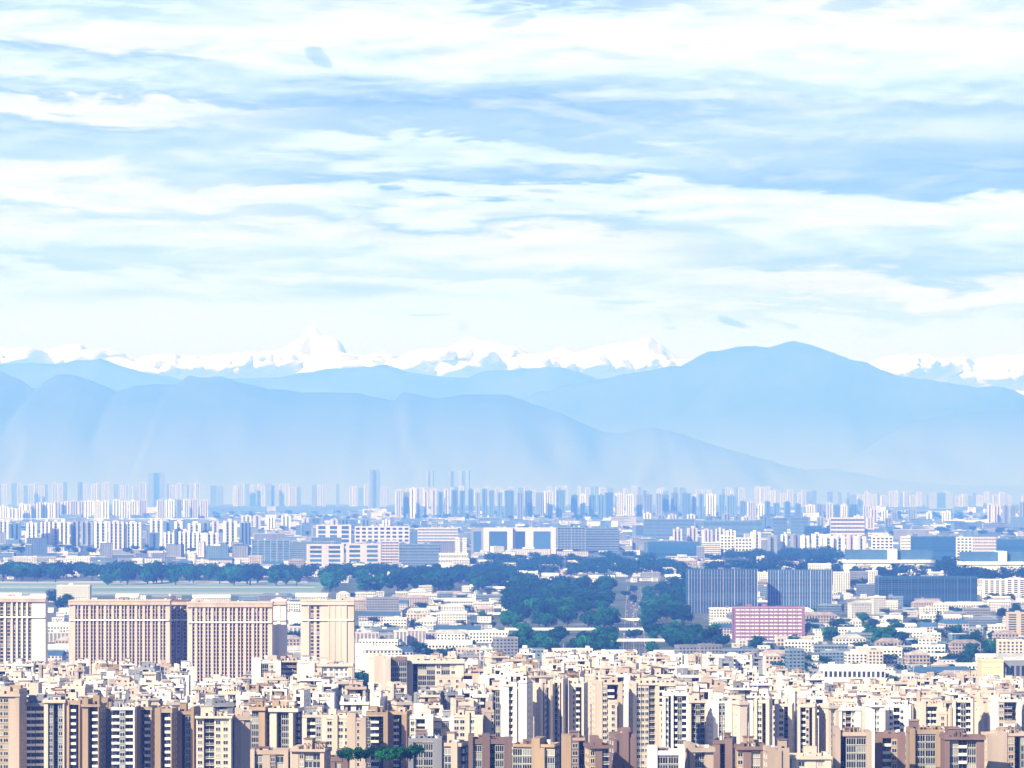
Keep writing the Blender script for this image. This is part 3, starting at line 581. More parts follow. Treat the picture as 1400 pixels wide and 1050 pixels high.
BB('station_hall', 905, 1046, 899, 3350, 34, 'white_render', 0, 1, 'long flat white roofed hall just above the foreground roofs, right of the park', 'hall', 'metal_white', bandh=.4)
BB('warehouse', 486, 600, 900, 3300, 30, 'white_render', 0, 1, 'long flat white shed below the lilac blocks', 'shed', 'metal_white', bandh=.4)
for k, (a, b_, t, w_) in enumerate(((485, 518, 866, 'lilac_render'), (519, 538, 868, 'grey_render'), (538, 556, 864, 'white_render'), (552, 582, 863, 'lilac_render'), (578, 610, 866, 'lilac_render'), (607, 636, 868, 'white_render'), (384, 412, 858, 'lilac_render'), (62, 94, 866, 'lilac_render'))):
    BB('apartment_block', a, b_, t, 4150 + k * 22, 13, w_, 0, 12 if k < 6 else 13, None, None, 'roof_pale', cols=max(3, int((b_ - a) / 5)), bandh=.5, rz=(8, 0, 12, 0, 8, 0, 0, 0)[k], lblinfo=('%s mid rise flats behind the foreground roofs' % w_.split('_')[0], '', MIDS, 'apartment block', 'mid rise blocks behind the foreground'))
for (a, b_, t, Y, D, w_, fl, lb, kw) in (
  (1140, 1162, 783, 6200, 16, 'white_render', 14, 'white tower with dark side strips between the twin slabs and the wide slab', {}),
  (1162, 1190, 782, 6400, 16, 'grey_render', 12, 'blue grey block just right of the white tower beside the twin slabs', {}),
  (1188, 1200, 781, 6250, 16, 'white_render', 14, 'narrow white tower touching the wide blue slab on its left', {}),
  (1345, 1375, 793, 6000, 18, 'white_render', 9, 'white block with dark vertical gaps right of the wide blue slab', {'cols': 4}),
  (1376, 1410, 792, 6050, 18, 'white_render', 9, 'white block with dark vertical gaps at the right edge, level with the wide slab', {'cols': 4}),
  (1243, 1310, 734, 8600, 30, 'blue_panel', 9, 'broad plain blue office block above the white stadium', {'gl': 'blue_glass', 'ribs': 12, 'rib_m': 'blue_panel'}),
  (1192, 1221, 734, 8300, 16, 'white_render', 10, 'white tower block above the left end of the stadium', {'cols': 5}),
  (1232, 1245, 734, 8300, 16, 'white_render', 10, 'narrow white tower block touching the broad blue office', {}),
  (1308, 1329, 735, 8300, 16, 'white_render', 10, 'white tower block touching the broad blue office on its right', {'cols': 4}),
  (1330, 1362, 735, 8700, 16, 'lilac_render', 8, 'pale lilac block right of the broad blue office', {}),
  (1358, 1420, 737, 8900, 24, 'blue_panel', 4, 'low blue office block at the right edge above the white stand', {'gl': 'blue_glass'}),
  (344, 396, 739, 8300, 20, 'slate_render', 11, 'pale block with vertical bands at the left end of the stripe fronted offices', {'cols': 6, 'ribs': 6, 'rib_m': 'white_render', 'gl': 'blue_glass'}),
  (396, 460, 741, 8500, 20, 'slate_render', 11, 'pale block with blank wall rising behind the stripe fronted offices', {}),
  (419, 470, 745, 7900, 24, 'lilac_render', 6, 'white office with long horizontal stripes, left one of two', {'cols': 2, 'gl': 'blue_glass', 'bandh': .6}),
  (473, 521, 744, 7900, 24, 'lilac_render', 6, 'white office with long horizontal stripes, right one of two', {'cols': 2, 'gl': 'blue_glass', 'bandh': .6}),
  (521, 545, 740, 8350, 18, 'lilac_render', 9, 'lilac block just right of the striped offices', {'ribs': 4, 'rib_m': 'white_render'}),
  (546, 602, 744, 8500, 20, 'slate_render', 7, 'long lilac block right of the striped offices', {}),
  (571, 626, 722, 10200, 22, 'lilac_render', 8, 'long pale block with dark vertical windows left of the framed slab', {'ribs': 10, 'rib_m': 'white_render', 'gl': 'blue_glass'}),
  (644, 661, 722, 9900, 26, 'grey_render', 1, 'left bay of the long blue slab framed in white', {'cols': 1, 'gl': 'blue_glass', 'bandh': .85}),
  (661, 701, 722, 9900, 26, 'lilac_render', 1, 'plain blue middle bay of the long slab framed in white', {'cols': 1, 'gl': 'blue_glass', 'bandh': .85}),
  (701, 722, 722, 9910, 26, 'lilac_render', 1, 'narrow blue bay of the long white framed slab', {'cols': 1, 'gl': 'blue_glass', 'bandh': .85}),
  (722, 760, 722, 9900, 26, 'lilac_render', 1, 'right blue bay of the long white framed slab', {'cols': 1, 'gl': 'blue_glass', 'bandh': .85}),
  (762, 800, 721, 10000, 18, 'slate_render', 10, 'pale block with ribbed front right of the framed slab', {'ribs': 8, 'rib_m': 'white_render'}),
  (800, 846, 722, 10100, 18, 'slate_render', 10, 'grey lilac block with ribbed front further right of the framed slab', {'ribs': 9, 'rib_m': 'grey_render'}),
  (432, 480, 718, 11000, 20, 'lilac_render', 5, 'white framed office with three wide openings above the striped offices', {'cols': 3, 'gl': 'blue_glass', 'bandh': .7}),
  (485, 560, 720, 11200, 20, 'lilac_render', 5, 'long pale office row above the striped offices', {'cols': 9}),
  (622, 629, 736, 9300, 12, 'white_render', 9, 'slim white tower left of the framed slab, left one of a pair', {}),
  (632, 638, 736, 9300, 12, 'white_render', 9, 'slim white tower left of the framed slab, right one of a pair', {}),
  (600, 640, 757, 8200, 22, 'white_render', 3, 'small white block with a yellowish front below the slim pair', {}),
  (880, 950, 710, 12400, 30, 'slate_render', 6, 'broad grey blue block with plain front right of centre', {'gl': 'blue_glass'}),
  (962, 1042, 712, 12600, 30, 'slate_render', 3, 'broad low grey blue hall below the highest mountain', {'gl': 'blue_glass'}),
  (1058, 1076, 708, 12800, 24, 'slate_render', 6, 'grey blue office block, left of the broad one with a dark step', {'gl': 'blue_glass'}),
  (1082, 1105, 707, 13000, 24, 'slate_render', 6, 'grey blue office block with light side strip below the highest mountain', {'gl': 'blue_glass'}),
  (1136, 1182, 708, 12200, 30, 'lilac_render', 6, 'broad stepped office block right of the grey blue pair', {'ribs': 9, 'rib_m': 'grey_render'}),
  (1100, 1123, 719, 11000, 24, 'blue_panel', 2, 'small dark blue box of a building below the grey blue pair', {}),
  (1005, 1028, 736, 9400, 16, 'white_render', 6, 'white block with warm side above the dark wood', {'cols': 5}),
  (985, 1004, 733, 9500, 16, 'white_render', 7, 'white block with dark floors left of the warm sided one', {'cols': 4}),
  (960, 985, 742, 9300, 16, 'white_render', 8, 'pale block with vertical dark gaps above the dark wood', {'ribs': 4}),
  (886, 957, 741, 8900, 20, 'blue_panel', 4, 'long low blue green building left above the wood', {'gl': 'blue_glass'})):
    BB('office_building' if 'office' in lb else 'apartment_tower' if 'tower' in lb else 'building', a, b_, t, Y, D, w_, 0, fl, lb, 'building', rz=kw.pop('rz', 0), **kw)
# stadium: white stand with blue roof over it
def stadium(px0, px1, top, Y, lb):
    a = (px1 - px0) * Y / F / 2; h = wz(top, Y); root = empty('stadium', (wx((px0 + px1) / 2, Y), Y, 0)); D = 70; n = 24
    def ring(rx, ry): return [(rx * math.copysign(abs(math.cos(t_)) ** .45, math.cos(t_)), D / 2 + ry * math.copysign(abs(math.sin(t_)) ** .6, math.sin(t_))) for t_ in (2 * math.pi * k / n for k in range(n))]
    m = MB(); m.prism(ring(a * .97, D / 2), 0, h * .5); m.build('stand', M['white_render'], root)
    m = MB(); m.prism(ring(a, D / 2 + 3), h * .5 + .01, h * .62); m.build('terrace', M['metal_white'], root)
    m = MB(); m.box(-a * .92, -a * .06, 6, D * .8, h * .62, h, 0); m.box(a * .14, a * .9, 6, D * .8, h * .62, h, 0); m.build('roof', M['roof_blue'], root)
    m = MB(); m.box(-a * .06 + .1, a * .14 - .1, -4, D * .8, h * .5 + .02, h * 1.04, 0); m.build('entrance_block', M['metal_white'], root)
    tag(root, lb, 'stadium'); claim(root.location.x - a, root.location.x + a, Y - 10, Y + D + 10)
stadium(1153, 1282, 752, 7500, 'long white stadium with a blue roof in the dark wood at right')
stadium(1312, 1425, 755, 7400, 'long white stand with blue strip roof at the right edge')

# ---------------------------------------------------------------- airfield, road, viaducts
gp = MB(); gp.poly([(wx(-60, 6150), 6150, .02), (wx(436, 6150), 6150, .02), (wx(446, 7000), 7000, .02), (wx(-60, 7000), 7000, .02)]); tag(gp.build('airfield_grass', M['grass']), kind='structure')
M['concrete'].name = 'concrete'
for (ya, yb_, x1, nm) in ((6250, 6300, 450, 'taxiway'), (6620, 6690, 430, 'runway'), (6930, 7080, 420, 'apron')):
    m = MB(); m.poly([(wx(-60, ya), ya, .04), (wx(x1, ya), ya, .04), (wx(x1, yb_), yb_, .04), (wx(-60, yb_), yb_, .04)]); tag(m.build(nm, M['concrete']), kind='structure')
claim(wx(-60, 7000), wx(446, 7000), 6100, 7090)
rx0, rx1 = 80, 190          # the receding boulevard in the park (metres east of the axis)
def road_x(y): return .0335 * y
m = MB(); ys = [3900 + 100 * k for k in range(29)]
for y0, y1 in zip(ys, ys[1:]): m.poly([(road_x(y0) - 12, y0, .02), (road_x(y0) + 12, y0, .02), (road_x(y1) + 12, y1, .02), (road_x(y1) - 12, y1, .02)])
tag(m.build('road', M['asphalt']), kind='structure')
m = MB()
for y0, y1 in zip(ys, ys[1:]):
    for s in (-12.6, -.6, 12): m.poly([(road_x(y0) + s, y0, .12), (road_x(y0) + s + .6, y0, .12), (road_x(y1) + s + .6, y1, .12), (road_x(y1) + s, y1, .12)])
tag(m.build('kerb', M['concrete']), kind='structure')
m = MB()
for s in (-9, -6, -3, 3, 6, 9):
    y0 = 3900
    while y0 < 6690: m.poly([(road_x(y0) + s - .12, y0, .03), (road_x(y0) + s + .12, y0, .03), (road_x(y0 + 6) + s + .12, y0 + 6, .03), (road_x(y0 + 6) + s - .12, y0 + 6, .03)]); y0 += 12
tag(m.build('lane_marking', M['frame_white']), kind='structure')
claim(road_x(3900) - 20, road_x(6700) + 20, 3900, 6700)
def car_mesh(mt):
    m = MB(); L_, W2 = 2.3, .9
    m.box(-W2, W2, -L_, L_, .35, .9, 0, True)
    i = len(m.v); m.v += [(-.86, -1.5, .9), (.86, -1.5, .9), (.86, 1.4, .9), (-.86, 1.4, .9), (-.7, -.9, 1.45), (.7, -.9, 1.45), (.7, .8, 1.45), (-.7, .8, 1.45)]
    for q in ((4, 5, 6, 7), (0, 1, 5, 4), (1, 2, 6, 5), (2, 3, 7, 6), (3, 0, 4, 7)): m.f.append(tuple(i + k for k in q)); m.m.append(0 if q[0] == 4 else 1)
    for sx in (-1, 1):
        for sy in (-1.4, 1.4):
            i = len(m.v); n = 8
            for xx in (sx * .75, sx * .93):
                m.v += [(xx, sy + .33 * math.cos(6.283 * k / n), .36 + .33 * math.sin(6.283 * k / n)) for k in range(n)]
            for k in range(n): m.f.append((i + k, i + (k + 1) % n, i + n + (k + 1) % n, i + n + k)); m.m.append(1)
            m.f.append(tuple(i + n + k for k in range(n))); m.m.append(1)
    return m.mesh('car', [M[mt], M['car_dark']])
cms = [car_mesh('car_white'), car_mesh('car_white'), car_mesh('grey_render'), car_mesh('car_dark')]
for k in range(90):
    y = 4300 + 2350 * (k / 90) + rc.uniform(-15, 15); s = rc.choice((-10.5, -7.5, -4.5, -1.9, 1.9, 4.5, 7.5, 10.5)); ci = rc.choice((0, 0, 1, 2, 3))
    o = link(bpy.data.objects.new('parked_car' if 0 else 'car', cms[ci])); o.location = (road_x(y) + s, y, .03); o.rotation_euler = (0, 0, -.0335 + (math.pi if s < 0 else 0))
    tag(o, cat='car'); lab(o, k, ('white', 'white', 'silver grey', 'dark')[ci] + ' car on the park boulevard', ('near end' if y < 5200 else 'far end') + ', ' + ('left carriageway' if s < 0 else 'right carriageway'), None, 'car', 'cars on the boulevard')
def viaduct(px0, px1, py, Y, lb, hgt=None):
    z = wz(py, Y); root = empty('viaduct', (wx((px0 + px1) / 2, Y), Y, 0)); a = (px1 - px0) * Y / F / 2
    m = MB(); m.box(-a, a, 0, 12, z - 2.2, z - .9, 0, True); m.build('deck', M['concrete'], root)
    for s in (-.35, 12): p = MB(); p.box(-a, a, s, s + .35, z - 2.4, z + .1, 0, True); p.build('guard_wall', M['metal_white'], root)
    n = max(2, int(a * 2 / 32))
    for k in range(n + 1):
        xx = -a + 1.5 + (2 * a - 3) * k / n; p = MB(); p.box(xx - .9, xx + .9, 4.5, 7.5, 0, z - 3.2, 0); p.box(xx - 1.1, xx + 1.1, 1.5, 10.5, z - 3.2, z - 2.2, 0, True); p.build('pier', M['concrete'], root)
    tag(root, lb, 'viaduct')
viaduct(690, 936, 859, 4519, 'long pale elevated road crossing the park in front of the boulevard')
viaduct(548, 692, 838, 5067, 'pale elevated road above the lilac blocks, left of the park')
viaduct(838, 900, 846, 4843, 'short pale footbridge across the boulevard behind the elevated road')
viaduct(836, 930, 874, 4195, 'low pale footbridge nearest to the foreground roofs in the park')
viaduct(0, 330, 709, 19000, 'far elevated railway line below the left foothills')
# ---------------------------------------------------------------- trees
def crown_mesh(nm, sd, mt, tall=1.0, n=900):
    rg = random.Random(sd); m = MB(); lobes = []
    for k in range(11):
        a = rg.uniform(0, 6.283); rr = rg.uniform(.1, .62); lobes.append((rr * math.cos(a), rr * math.sin(a), rg.uniform(.28, .95) * tall, rg.uniform(.26, .44)))
    lobes.append((0, 0, .72 * tall, .45))
    for k in range(n):
        lx, ly, lz, lr = rg.choice(lobes); d = Vector((rg.gauss(0, 1), rg.gauss(0, 1), rg.gauss(0, 1))).normalized(); rr = lr * rg.uniform(.6, 1.08)
        c = Vector((lx, ly, lz)) + Vector((d.x, d.y, d.z * .8)) * rr
        u = Vector((rg.gauss(0, 1), rg.gauss(0, 1), rg.gauss(0, 1))).normalized(); nrm = (d + u * .7).normalized(); t1 = nrm.orthogonal().normalized(); t2 = nrm.cross(t1); s = rg.uniform(.07, .13)
        q = [c + (t1 * math.cos(a) + t2 * math.sin(a)) * s * rg.uniform(.6, 1.1) for a in (0, 1.4, 2.9, 4.5)]
        m.poly([tuple(v) for v in q])
    return m.mesh(nm, M[mt])
def trunk_mesh():
    m = MB(); n = 7
    def seg(p0, p1, r0, r1):
        i = len(m.v)
        for (p, r) in ((p0, r0), (p1, r1)): m.v += [(p[0] + r * math.cos(6.283 * k / n), p[1] + r * math.sin(6.283 * k / n), p[2]) for k in range(n)]
        for k in range(n): m.f.append((i + k, i + (k + 1) % n, i + n + (k + 1) % n, i + n + k)); m.m.append(0)
    seg((0, 0, 0), (0, 0, .45), .045, .03); seg((0, 0, .45), (.02, .02, .9), .03, .01); seg((0, 0, .36), (.3, .1, .62), .02, .008); seg((0, 0, .4), (-.26, .14, .7), .02, .008); seg((0, 0, .33), (.05, -.28, .6), .018, .008)
    return m.mesh('trunk', M['bark'])
CR = [crown_mesh('crown', k, 'leaf' if k % 2 else 'leaf_dark', 1 + .18 * (k % 3)) for k in range(6)]; TR = trunk_mesh()
NT_ = [0]
def tree(x, y, s, desc, segs=MIDS, z=0, group='trees beyond the foreground', zone=''):
    v = rc.randrange(6); px = px_of(x, y)
    if z == 0 and hidden(px, py_of(s * 1.1, y), 0): return
    root = empty('tree', (x, y, z), rc.uniform(0, 6.28)); NT_[0] += 1
    o = link(bpy.data.objects.new('crown', CR[v])); o.parent = root; k = rc.uniform(.85, 1.2); o.scale = (s * .62 * k, s * .62 * k, s * .62); o.location = (0, 0, s * .1)
    o = link(bpy.data.objects.new('trunk', TR)); o.parent = root; o.scale = (s, s, s * .8)
    lab(root, px, ('dark ' if v % 2 == 0 else 'green ') + desc, zone, segs, 'tree', group)
def in_poly(px, py, poly):
    c = False; j = len(poly) - 1
    for i in range(len(poly)):
        (x1, y1), (x2, y2) = poly[i], poly[j]
        if (y1 > py) != (y2 > py) and px < (x2 - x1) * (py - y1) / (y2 - y1) + x1: c = not c
        j = i
    return c
def grove(pts, n, s0, s1, desc, zone=''):       # pts: outline on the ground given as photo (column, ground row)
    xs = [p[0] for p in pts]; ys = [p[1] for p in pts]; k = 0; tries = 0
    while k < n and tries < n * 40:
        tries += 1; px = rc.uniform(min(xs), max(xs)); py = rc.uniform(min(ys), max(ys))
        if not in_poly(px, py, pts): continue
        y = H * F / (py - HY); x = wx(px, y)
        if abs(x - road_x(y)) < 16 and y < 6700: continue
        tree(x, y, rc.uniform(s0, s1), desc, zone=zone); k += 1
grove([(690, 862), (700, 848), (835, 842), (836, 862)], 18, 20, 30, 'park tree behind the elevated road')
grove([(690, 846), (760, 812), (834, 808), (838, 842)], 34, 22, 32, 'tree in the park wood')
grove([(880, 842), (884, 812), (940, 806), (945, 860), (880, 860)], 20, 20, 30, 'tree right of the boulevard')
grove([(680, 900), (690, 878), (790, 874), (800, 905)], 18, 16, 26, 'tree before the elevated road')
grove([(790, 905), (800, 880), (836, 878), (838, 906)], 8, 16, 26, 'tree beside the near boulevard')
grove([(872, 902), (880, 872), (985, 866), (990, 892), (940, 902)], 24, 16, 28, 'tree in the near grove')
grove([(1170, 892), (1178, 872), (1236, 868), (1240, 890)], 10, 16, 24, 'tree in the dark grove')
grove([(1310, 905), (1318, 890), (1350, 888), (1380, 912)], 6, 14, 20, 'tree beside the grey arched hall')
grove([(1055, 930), (1055, 922), (1130, 922), (1130, 932)], 8, 9, 14, 'tree by the white school')
grove([(1220, 948), (1225, 930), (1400, 928), (1400, 950)], 14, 10, 16, 'tree behind the foreground roofs')
grove([(0, 797), (0, 789), (128, 791), (128, 797)], 16, 28, 38, 'tree behind the airfield apron')
grove([(128, 800), (132, 791), (445, 794), (445, 801)], 42, 24, 36, 'tree in the airfield belt')
grove([(445, 812), (445, 800), (700, 800), (760, 808), (700, 815)], 38, 26, 38, 'tree in the belt right of airfield')
grove([(485, 955), (485, 950), (503, 950), (503, 955)], 2, 20, 24, 'tree left of cream block', '')
# far woods nobody could count: one mass each of leaf clumps
def wood(nm, pts, n, s0, s1):
    m = MB(); k = 0; xs = [p[0] for p in pts]; ys = [p[1] for p in pts]; src = [[v.co.copy() for v in c.vertices] for c in (CR[0], CR[2], CR[3])]
    while k < n:
        px = rc.uniform(min(xs), max(xs)); py = rc.uniform(min(ys), max(ys))
        if not in_poly(px, py, pts): continue
        k += 1; y = H * F / (py - HY); x = wx(px, y); s = rc.uniform(s0, s1); vs = rc.choice(src)
        if not free(x - 4, x + 4, y - 4, y + 4): continue
        for i in range(0, len(vs), 4):
            if rc.random() < .45: m.poly([(x + v.x * s * .8, y + v.y * s * .8, s * .1 + v.z * s * .6) for v in vs[i:i + 4]])
    o = m.build(nm, M['leaf_dark']); tag(o, kind='stuff')
wood('far_wood', [(940, 806), (950, 788), (1040, 772), (1230, 772), (1420, 778), (1420, 800), (1200, 810)], 230, 24, 34)
wood('far_wood', [(640, 784), (645, 768), (860, 766), (940, 776), (940, 790), (760, 792)], 130, 22, 32)
wood('far_wood', [(0, 758), (0, 752), (700, 750), (700, 756), (300, 762)], 110, 16, 26)
wood('far_wood', [(940, 768), (945, 760), (1150, 758), (1150, 770)], 80, 20, 30)
wood('far_wood', [(0, 735), (0, 722), (1400, 722), (1400, 735)], 170, 16, 28)
wood('far_wood', [(0, 712), (0, 703), (1400, 703), (1400, 712)], 200, 20, 36)
wood('far_wood', [(0, 790), (0, 783), (700, 788), (700, 800), (440, 795)], 190, 24, 34)
for k in range(7):
    y = 4350 + 330 * k + rc.uniform(-60, 60); tree(road_x(y) + rc.choice((-15, 0, 0, 15)), y, rc.uniform(13, 19), 'tree on the boulevard')
wood('park_wood', [(690, 846), (700, 806), (830, 800), (832, 842)], 120, 22, 30)
wood('park_wood', [(882, 842), (890, 806), (938, 800), (942, 845)], 40, 22, 30)
wood('far_wood', [(60, 835), (60, 822), (96, 822), (96, 835)], 10, 18, 26)
# roof gardens and shrubs among the foreground roofs
block(452, 604, 1045, 1372, 'QwwQwBwQccwwBwQwQ', 'pink_render', 'mauve_render', 0, 18, 'roof_concrete', zone='bottom row', clutter=0, desc='with trees on its low roof')
rt = random.Random(4)
for k in range(13):
    px = 470 + k * 8 + rt.uniform(-3, 3); tree(wx(px, 1378), 1374 + rt.uniform(1, 12), rt.uniform(4.5, 7), 'roof garden tree at bottom edge', NEAR, z=wz(1045, 1372) + .45, group='roof garden trees')
for px in (930, 939): tree(wx(px, 1956), 1955, 6, 'roof tree on narrow tan block', NEAR, z=wz(962, 1950) + .45, group='roof garden trees')
for px in (949, 960, 970): tree(wx(px, 1939), 1940, 4.5, 'roof tree on white gabled block', NEAR, z=wz(962, 1930) + .45, group='roof garden trees')
# ---------------------------------------------------------------- low rise quarters: up to 300 separate buildings, the farther ones as one mass
parks = [[(680, 905), (690, 800), (945, 796), (985, 862), (992, 903)], [(445, 814), (445, 798), (700, 798), (765, 812)]]
cnt = [0]; Yr = 2950.; STY = [('white_render', 'roof_pale', 'flat'), ('white_render', 'metal_white', 'gable'), ('white_render', 'roof_pale', 'hip'), ('white_render', 'roof_pale', 'flat'), ('cream_render', 'roof_pale', 'flat'), ('lilac_render', 'roof_blue', 'gable'), ('white_render', 'metal_white', 'vault'), ('slate_render', 'roof_pale', 'flat'), ('grey_render', 'roof_concrete', 'flat'), ('pink_render', 'roof_concrete', 'hip'), ('white_render', 'metal_white', 'flat'), ('white_render', 'roof_pale', 'flat')]
rown = 0
while Yr < 8600 and cnt[0] < 400:
    x = wx(-25, Yr) + rc.uniform(0, 30)
    while x < wx(1425, Yr) and cnt[0] < 400:
        wl, rm, rk = rc.choice(STY); far = Yr > 5200; wd = rc.uniform(16, 48) * (1.2 if far else 1); big = rc.random() < .07
        hgt = rc.uniform(7, 16) if not big else rc.uniform(20, 34)
        if rk in ('gable', 'vault'): hgt = rc.uniform(7, 12); wd *= 1.3
        y = Yr + rc.uniform(-25, 25); p0, p1 = px_of(x, y), px_of(x + wd, y); pb = py_of(0, y); top = py_of(hgt, y); D = rc.uniform(12, 18) if rk in ('flat', 'hip') else rc.uniform(18, 30)
        ok = free(x, x + wd, y, y + D) and not (p0 < 455 and y > 5850 and y < 7200) and not any(in_poly((p0 + p1) / 2, pb, q) for q in parks) and vis_px(p0, p1, top) > (p1 - p0) * .35
        if ok and rc.random() < .82:
            BB('warehouse' if rk in ('gable', 'vault') else 'low_rise_block', p0, p1, top, y, D, wl, 0, max(2, int(hgt / 3.1)), None, None, rm, rz=rc.choice((0, 6, -8, 12, -4)), roof_kind=rk,
               lblinfo=('%s %s with %s' % (wl.split('_')[0], 'shed' if rk in ('gable', 'vault') else 'block' if hgt > 16 else 'house', {'flat': 'flat roof', 'gable': 'pitched roof', 'vault': 'curved roof', 'hip': 'hipped roof'}[rk]), 'near quarter' if y < 3700 else 'middle quarter' if y < 4600 else 'back quarter' if y < 5700 else 'beyond airfield', MIDS, 'low building', 'low rise buildings of the town'))
            cnt[0] += 1
        elif ok and rc.random() < .7: tree(x + wd / 2, y, rc.uniform(12, 20), 'street tree among the low roofs')
        x += wd + rc.choice((1, 2, 4, 8, 16))
    Yr *= 1.036; rown += 1

LOWY = Yr
m = MB(); MM = ['white_render', 'roof_pale', 'lilac_render', 'slate_render', 'roof_blue', 'grey_render', 'window_glass', 'metal_white']
def rbox(m, x, y, th, x0, x1, y0, y1, z0, z1, q):
    i = len(m.v); m.box(x0, x1, y0, y1, z0, z1, q); cs, sn = math.cos(th), math.sin(th)
    m.v[i:] = [(x + a * cs - b_ * sn, y + a * sn + b_ * cs, z) for a, b_, z in m.v[i:]]
while Yr < 26000:
    x = wx(-150, Yr)
    while x < wx(1550, Yr):
        sc_ = (Yr / 8000) ** .5; wd = rc.choice((rc.uniform(14, 40), rc.uniform(30, 100))) * sc_; hgt = rc.uniform(6, 18) if rc.random() < .82 else rc.uniform(20, 45); y = Yr + rc.uniform(-90, 90) * sc_; D = rc.uniform(12, 40); p0 = px_of(x + wd / 2, y); pb = py_of(0, y)
        if free(x, x + wd, y, y + D) and not (p0 < 455 and y < 7200) and not any(in_poly(p0, pb, q) for q in parks) and not (960 < p0 < 1180 and 752 < pb < 775) and rc.random() < .85:
            a = rc.choice((0, 2, 3, 3, 3, 5, 5)); th = R(rc.choice((0, 5, -7, 12, 20))); rbox(m, x, y, th, 0, wd, 0, D, 0, hgt, a); rbox(m, x, y, th, -.4, wd + .4, -.4, D + .4, hgt + .01, hgt + .7, rc.choice((1, 7, 3, 3, 4, 5, 4)))
            if rc.random() < .6: s_ = wd * rc.uniform(.1, .4); rbox(m, x, y, th, s_, s_ + wd * .3, D * .3, D * .7, hgt + .71, hgt + rc.uniform(2, 6), rc.choice((0, 1, 3)))
            nf = int(hgt / 3.6)
            if a != 5 or hgt > 14:
                for f_ in range(nf):
                    if Yr < 13000:
                        for k in range(int(wd / 6)): rbox(m, x, y, th, 1.5 + k * 6, 4.6 + k * 6, -.25, .1, hgt - 3.6 * f_ - 2.4, hgt - 3.6 * f_ - 1, 6)
                    elif f_ % 2 == 0: rbox(m, x, y, th, 2, wd * rc.uniform(.5, .95), -.3, .1, hgt - 3.6 * f_ - 2.4, hgt - 3.6 * f_ - .6, 6)
        x += wd + rc.choice((2, 6, 15, 40, 80)) * sc_
    Yr *= 1.035
for q_ in range(2600):          # the smallest sheds and houses between the separate ones
    y = 3050 * (LOWY / 3050) ** rc.random(); px = rc.uniform(-90, 1490); x = wx(px, y); wd = rc.uniform(7, 20); D = rc.uniform(7, 13); hgt = rc.uniform(3.5, 9); pb = py_of(0, y)
    if not free(x - 1, x + wd + 1, y - 1, y + D + 1) or (px < 455 and y > 5850 and y < 7200) or any(in_poly(px, pb, q) for q in parks) or (0 < px < 1400 and hidden(px, py_of(hgt, y), 0)): continue
    th = R(rc.choice((0, 8, -12, 20))); a = rc.choice((0, 0, 2, 3, 5, 7)); rbox(m, x, y, th, 0, wd, 0, D, 0, hgt, a); rbox(m, x, y, th, -.3, wd + .3, -.3, D + .3, hgt + .01, hgt + .5, rc.choice((0, 1, 7, 7, 3, 5)))
    for f_ in range(int(hgt / 3.2)):
        for k in range(int(wd / 4)): rbox(m, x, y, th, 1 + k * 4, 2.7 + k * 4, -.2, .1, hgt - 3.2 * f_ - 2.2, hgt - 3.2 * f_ - .9, 6)
    claim(x - 1, x + wd + 1, y - 1, y + D + 1)
tag(m.build('distant_low_buildings', [M[q] for q in MM]), kind='stuff')
wood('street_greenery', [(400, 905), (440, 818), (690, 818), (680, 905)], 110, 8, 14)
wood('street_greenery', [(985, 925), (990, 850), (1180, 812), (1420, 800), (1420, 948), (1100, 935)], 330, 8, 15)
# ---------------------------------------------------------------- far towers
def tower(px0, px1, top, Y, wl, zone, group, D=16, bays=None, basez=0, dark='blue_glass'):
    Wm = (px1 - px0) * Y / F; h = wz(top, Y); cx = wx((px0 + px1) / 2, Y)
    if not free(cx - Wm / 2, cx + Wm / 2, Y, Y + D): Y += 40
    root = empty('apartment_tower', (cx, Y, 0), R(rc.uniform(-12, 22))); n = bays or max(3, int(Wm / 7) | 1); u = Wm / n; a = Wm / 2; w_ = MB(); gbay = []
    for k in range(n):
        gap = k % 2 == 1; x0 = -a + u * k; x1 = x0 + u
        w_.box(x0, x1, 5 if gap else 0, D + 5, 0, h - (2.5 if gap else 0))
        if gap: gbay.append((x0, x1))
    w_.build('wall', M[wl], root)
    for x0, x1 in gbay:
        g_ = MB(); g_.box(x0 + .4, x1 - .4, 4.6, 5, 6, h - 5)
        for q in range(int(h / 9)): g_.box(x0 + .1, x1 - .1, 3.6, 4.6, 6 + q * 9, 7.3 + q * 9, 1, True)
        g_.build('window_strip', [M[dark], M[wl]], root)
    r = MB(); r.box(-a * .98, a * .98, 5.3, D + 4.7, h + .02, h + .5); rf = r.build('roof', M['roof_pale'], root)
    r = MB(); sw = Wm * rc.uniform(.2, .4); sx = rc.uniform(-a + sw, a - sw) * .6; r.box(sx - sw / 2, sx + sw / 2, 7, D, h + .5, h + rc.uniform(3, 7)); r.build('stair_tower', M[wl], rf)
    claim(cx - a - 2, cx + a + 2, Y - 3, Y + D + 8)
    tone = {'slate_render': 'slate blue', 'blue_panel': 'blue', 'white_render': 'white', 'grey_render': 'mid grey', 'lilac_render': 'pale lilac', 'cream_render': 'cream'}[wl]
    lab(root, (px0 + px1) / 2, '%s %s tower' % (tone, 'slim' if px1 - px0 < 10 else 'broad'), zone, FARS, 'tower block', group)
def run(px0, px1, top0, top1, Y, wmin, wmax, gap, cols, zone, group, jit=2, dY=150, D=16):
    x = px0
    while x < px1 - wmin:
        wd = rc.uniform(wmin, wmax); t = top0 + (top1 - top0) * (x - px0) / (px1 - px0) + rc.uniform(-jit, jit)
        tower(x, x + wd, t, Y + rc.uniform(-dY, dY), rc.choice(cols), zone, group, D); x += wd + rc.choice(gap)
